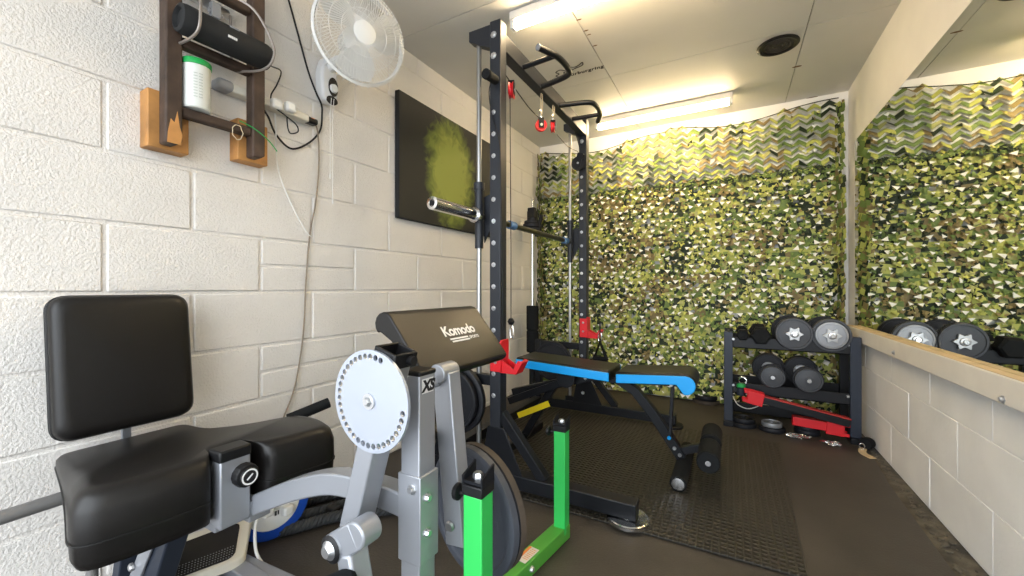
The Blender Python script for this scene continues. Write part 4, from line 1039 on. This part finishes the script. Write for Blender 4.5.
one('strap_roll', lambda bm: lathe(bm, [(0, 0), (.03, 0), (.034, .01), (.034, .05), (.03, .06), (0, .06)], (2.425, 3.09, .036), (.5, .8, 0), 18), foam, bg_)
one('strap_tail', lambda bm: sweep(bm, smooth_pts([(2.42, 3.10, .01), (2.40, 3.02, .006), (2.43, 2.95, .005)], 5), rect(.035, .004)), wood_raw, bg_, label='tan strap tail')
one('buckle', lambda bm: tube(bm, [(2.405 + .012 * math.cos(q), 3.06, .03 + .018 * math.sin(q)) for q in [2 * PI * i / 14 for i in range(14)]], .003, 6, True), chrome, bg_)
# plates on the floor by the net
p = at(706, 398, z=.03)
plate('weight_plate', (p.x, p.y, .0), (0, 0, 1), .105, .03, iron, 'brown rimmed plate on the floor by the net, lower of two stacked', 'plates stacked by the net', iron_r)
plate('weight_plate', (p.x - .005, p.y + .0, .032), (0, 0, 1), .095, .035, iron, 'black plate on top of the brown rimmed plate by the net', 'plates stacked by the net')

# ---------------------------------------------------------------- clutter on the floor behind the leg machine
rl_ = thing('cable_reel', 'blue extension cable reel with white socket face on the floor behind the leg machine', 'cable reel', (.15, .93, 0))
cR = at(272, 498, x=.20); 
one('disc', lambda bm: [lathe(bm, [(0, 0), (.12, 0), (.128, .006), (.128, .014), (.12, .018), (0, .018)], V((.20 - .10 * k, cR.y, .14)), (1, -.25, 0), 36) for k in (0, 1)], bluec, rl_)
one('drum', lambda bm: cyl(bm, (.11, cR.y + .02, .14), (.195, cR.y, .14), .085, 24), blackp, rl_)
one('socket_face', lambda bm: lathe(bm, [(0, .022), (.088, .022), (.092, .018), (.092, .014)], (.20, cR.y, .14), (1, -.25, 0), 32), whitep, rl_)
for (dy, dz) in ((-.04, .0), (.03, .045), (.035, -.03)): one('plug', lambda bm: box(bm, (.238, cR.y + dy, .14 + dz), (.034, .038, .036)), whitep, rl_, bevel=.008)
one('socket_slot', lambda bm: [box(bm, (.2235, cR.y + dy, .14 + dz), (.004, .006, .016)) for dy, dz in ((.0, .03), (.012, .03), (.0, -.03), (.01, -.03), (-.03, .05))], blackp, rl_)
one('stand', lambda bm: [tube(bm, smooth_pts([(.08, cR.y - .13, .004 + .006), (.15, cR.y - .13, .01), (.15, cR.y - .08, .01), (.15, cR.y + .1, .01), (.15, cR.y + .13, .01), (.24, cR.y + .13, .01)], 4), .008, 8)], blackp, rl_)
cable('white_reel_lead', [(.245, cR.y - .04, .135), at(257, 520, x=.27), at(255, 540, x=.30), at(258, 556, x=.33), at(270, 570, x=.36), at(282, 574, x=.40), at(300, 590, x=.42)], .005, whitep, 'white flex running from the blue cable reel across the floor')
def rope(bm):
    for st_, (a0, a1) in enumerate((((.08, .93), (.42, 1.36)), ((.16, .90), (.50, 1.30)), ((.05, 1.05), (.34, 1.42)))):
        N_ = 110
        for s in range(3):
            pts = []
            for i in range(N_):
                t = i / (N_ - 1); c_ = V((a0[0] + (a1[0] - a0[0]) * t + .02 * math.sin(t * 7 + st_), a0[1] + (a1[1] - a0[1]) * t, .024))
                a = t * 62 + s * 2 * PI / 3; pts.append(c_ + V((.0125 * math.cos(a) * .8, -.0125 * math.cos(a) * .6, .0125 * math.sin(a))))
            tube(bm, pts, .0105, 7)
rp = one('battle_rope', rope, mat('black_rope', (.030, .033, .036), .7, bump=.4, bscale=400, bdist=.001)); tag(rp, 'thick black twisted battle rope lying on the floor beneath the arched beam', 'rope')
pl = one('orange_adaptor', lambda bm: box(bm, at(333, 510, z=.03), (.05, .04, .035)), blackp, bevel=.005); tag(pl, 'small black adaptor on the floor at the end of the battle rope', 'adaptor')
# heater
ht = thing('mesh_box', 'low white rimmed box with black mesh top on the floor under the seat', 'box', (.26, .68, 0))
Q = [V(q) for q in ((.335, .50, .125), (.335, .735, .080), (.20, .835, .150), (.20, .56, .175))]
def hpt(u, v, n=0):
    p = Q[0].lerp(Q[1], u).lerp(Q[3].lerp(Q[2], u), v); return p + V((0, 0, n))
hout = rounded_outline([(0, 0), (1, 0), (1, 1), (0, 1)], .12, 5)
one('casing', lambda bm: prism(bm, [hpt(u, v) for u, v in hout], (0, 0, -.03)), creamp, ht, bevel=.008, seg=3)
hin = rounded_outline([(.03, .07), (.86, .07), (.86, .82), (.03, .82)], .14, 5)
one('mesh_top', lambda bm: prism(bm, [hpt(u, v) for u, v in hin], (0, 0, .003)), blackp, ht)
one('mesh_dots', lambda bm: [box(bm, hpt(.06 + .033 * a_, .10 + .05 * b_, .0035), (.0025, .0025, .001)) for a_ in range(24) for b_ in range(5)], greyp, ht)
one('foot', lambda bm: box2(bm, (.21, .56, .001), (.32, .66, .11)), blackp, ht, bevel=.006)
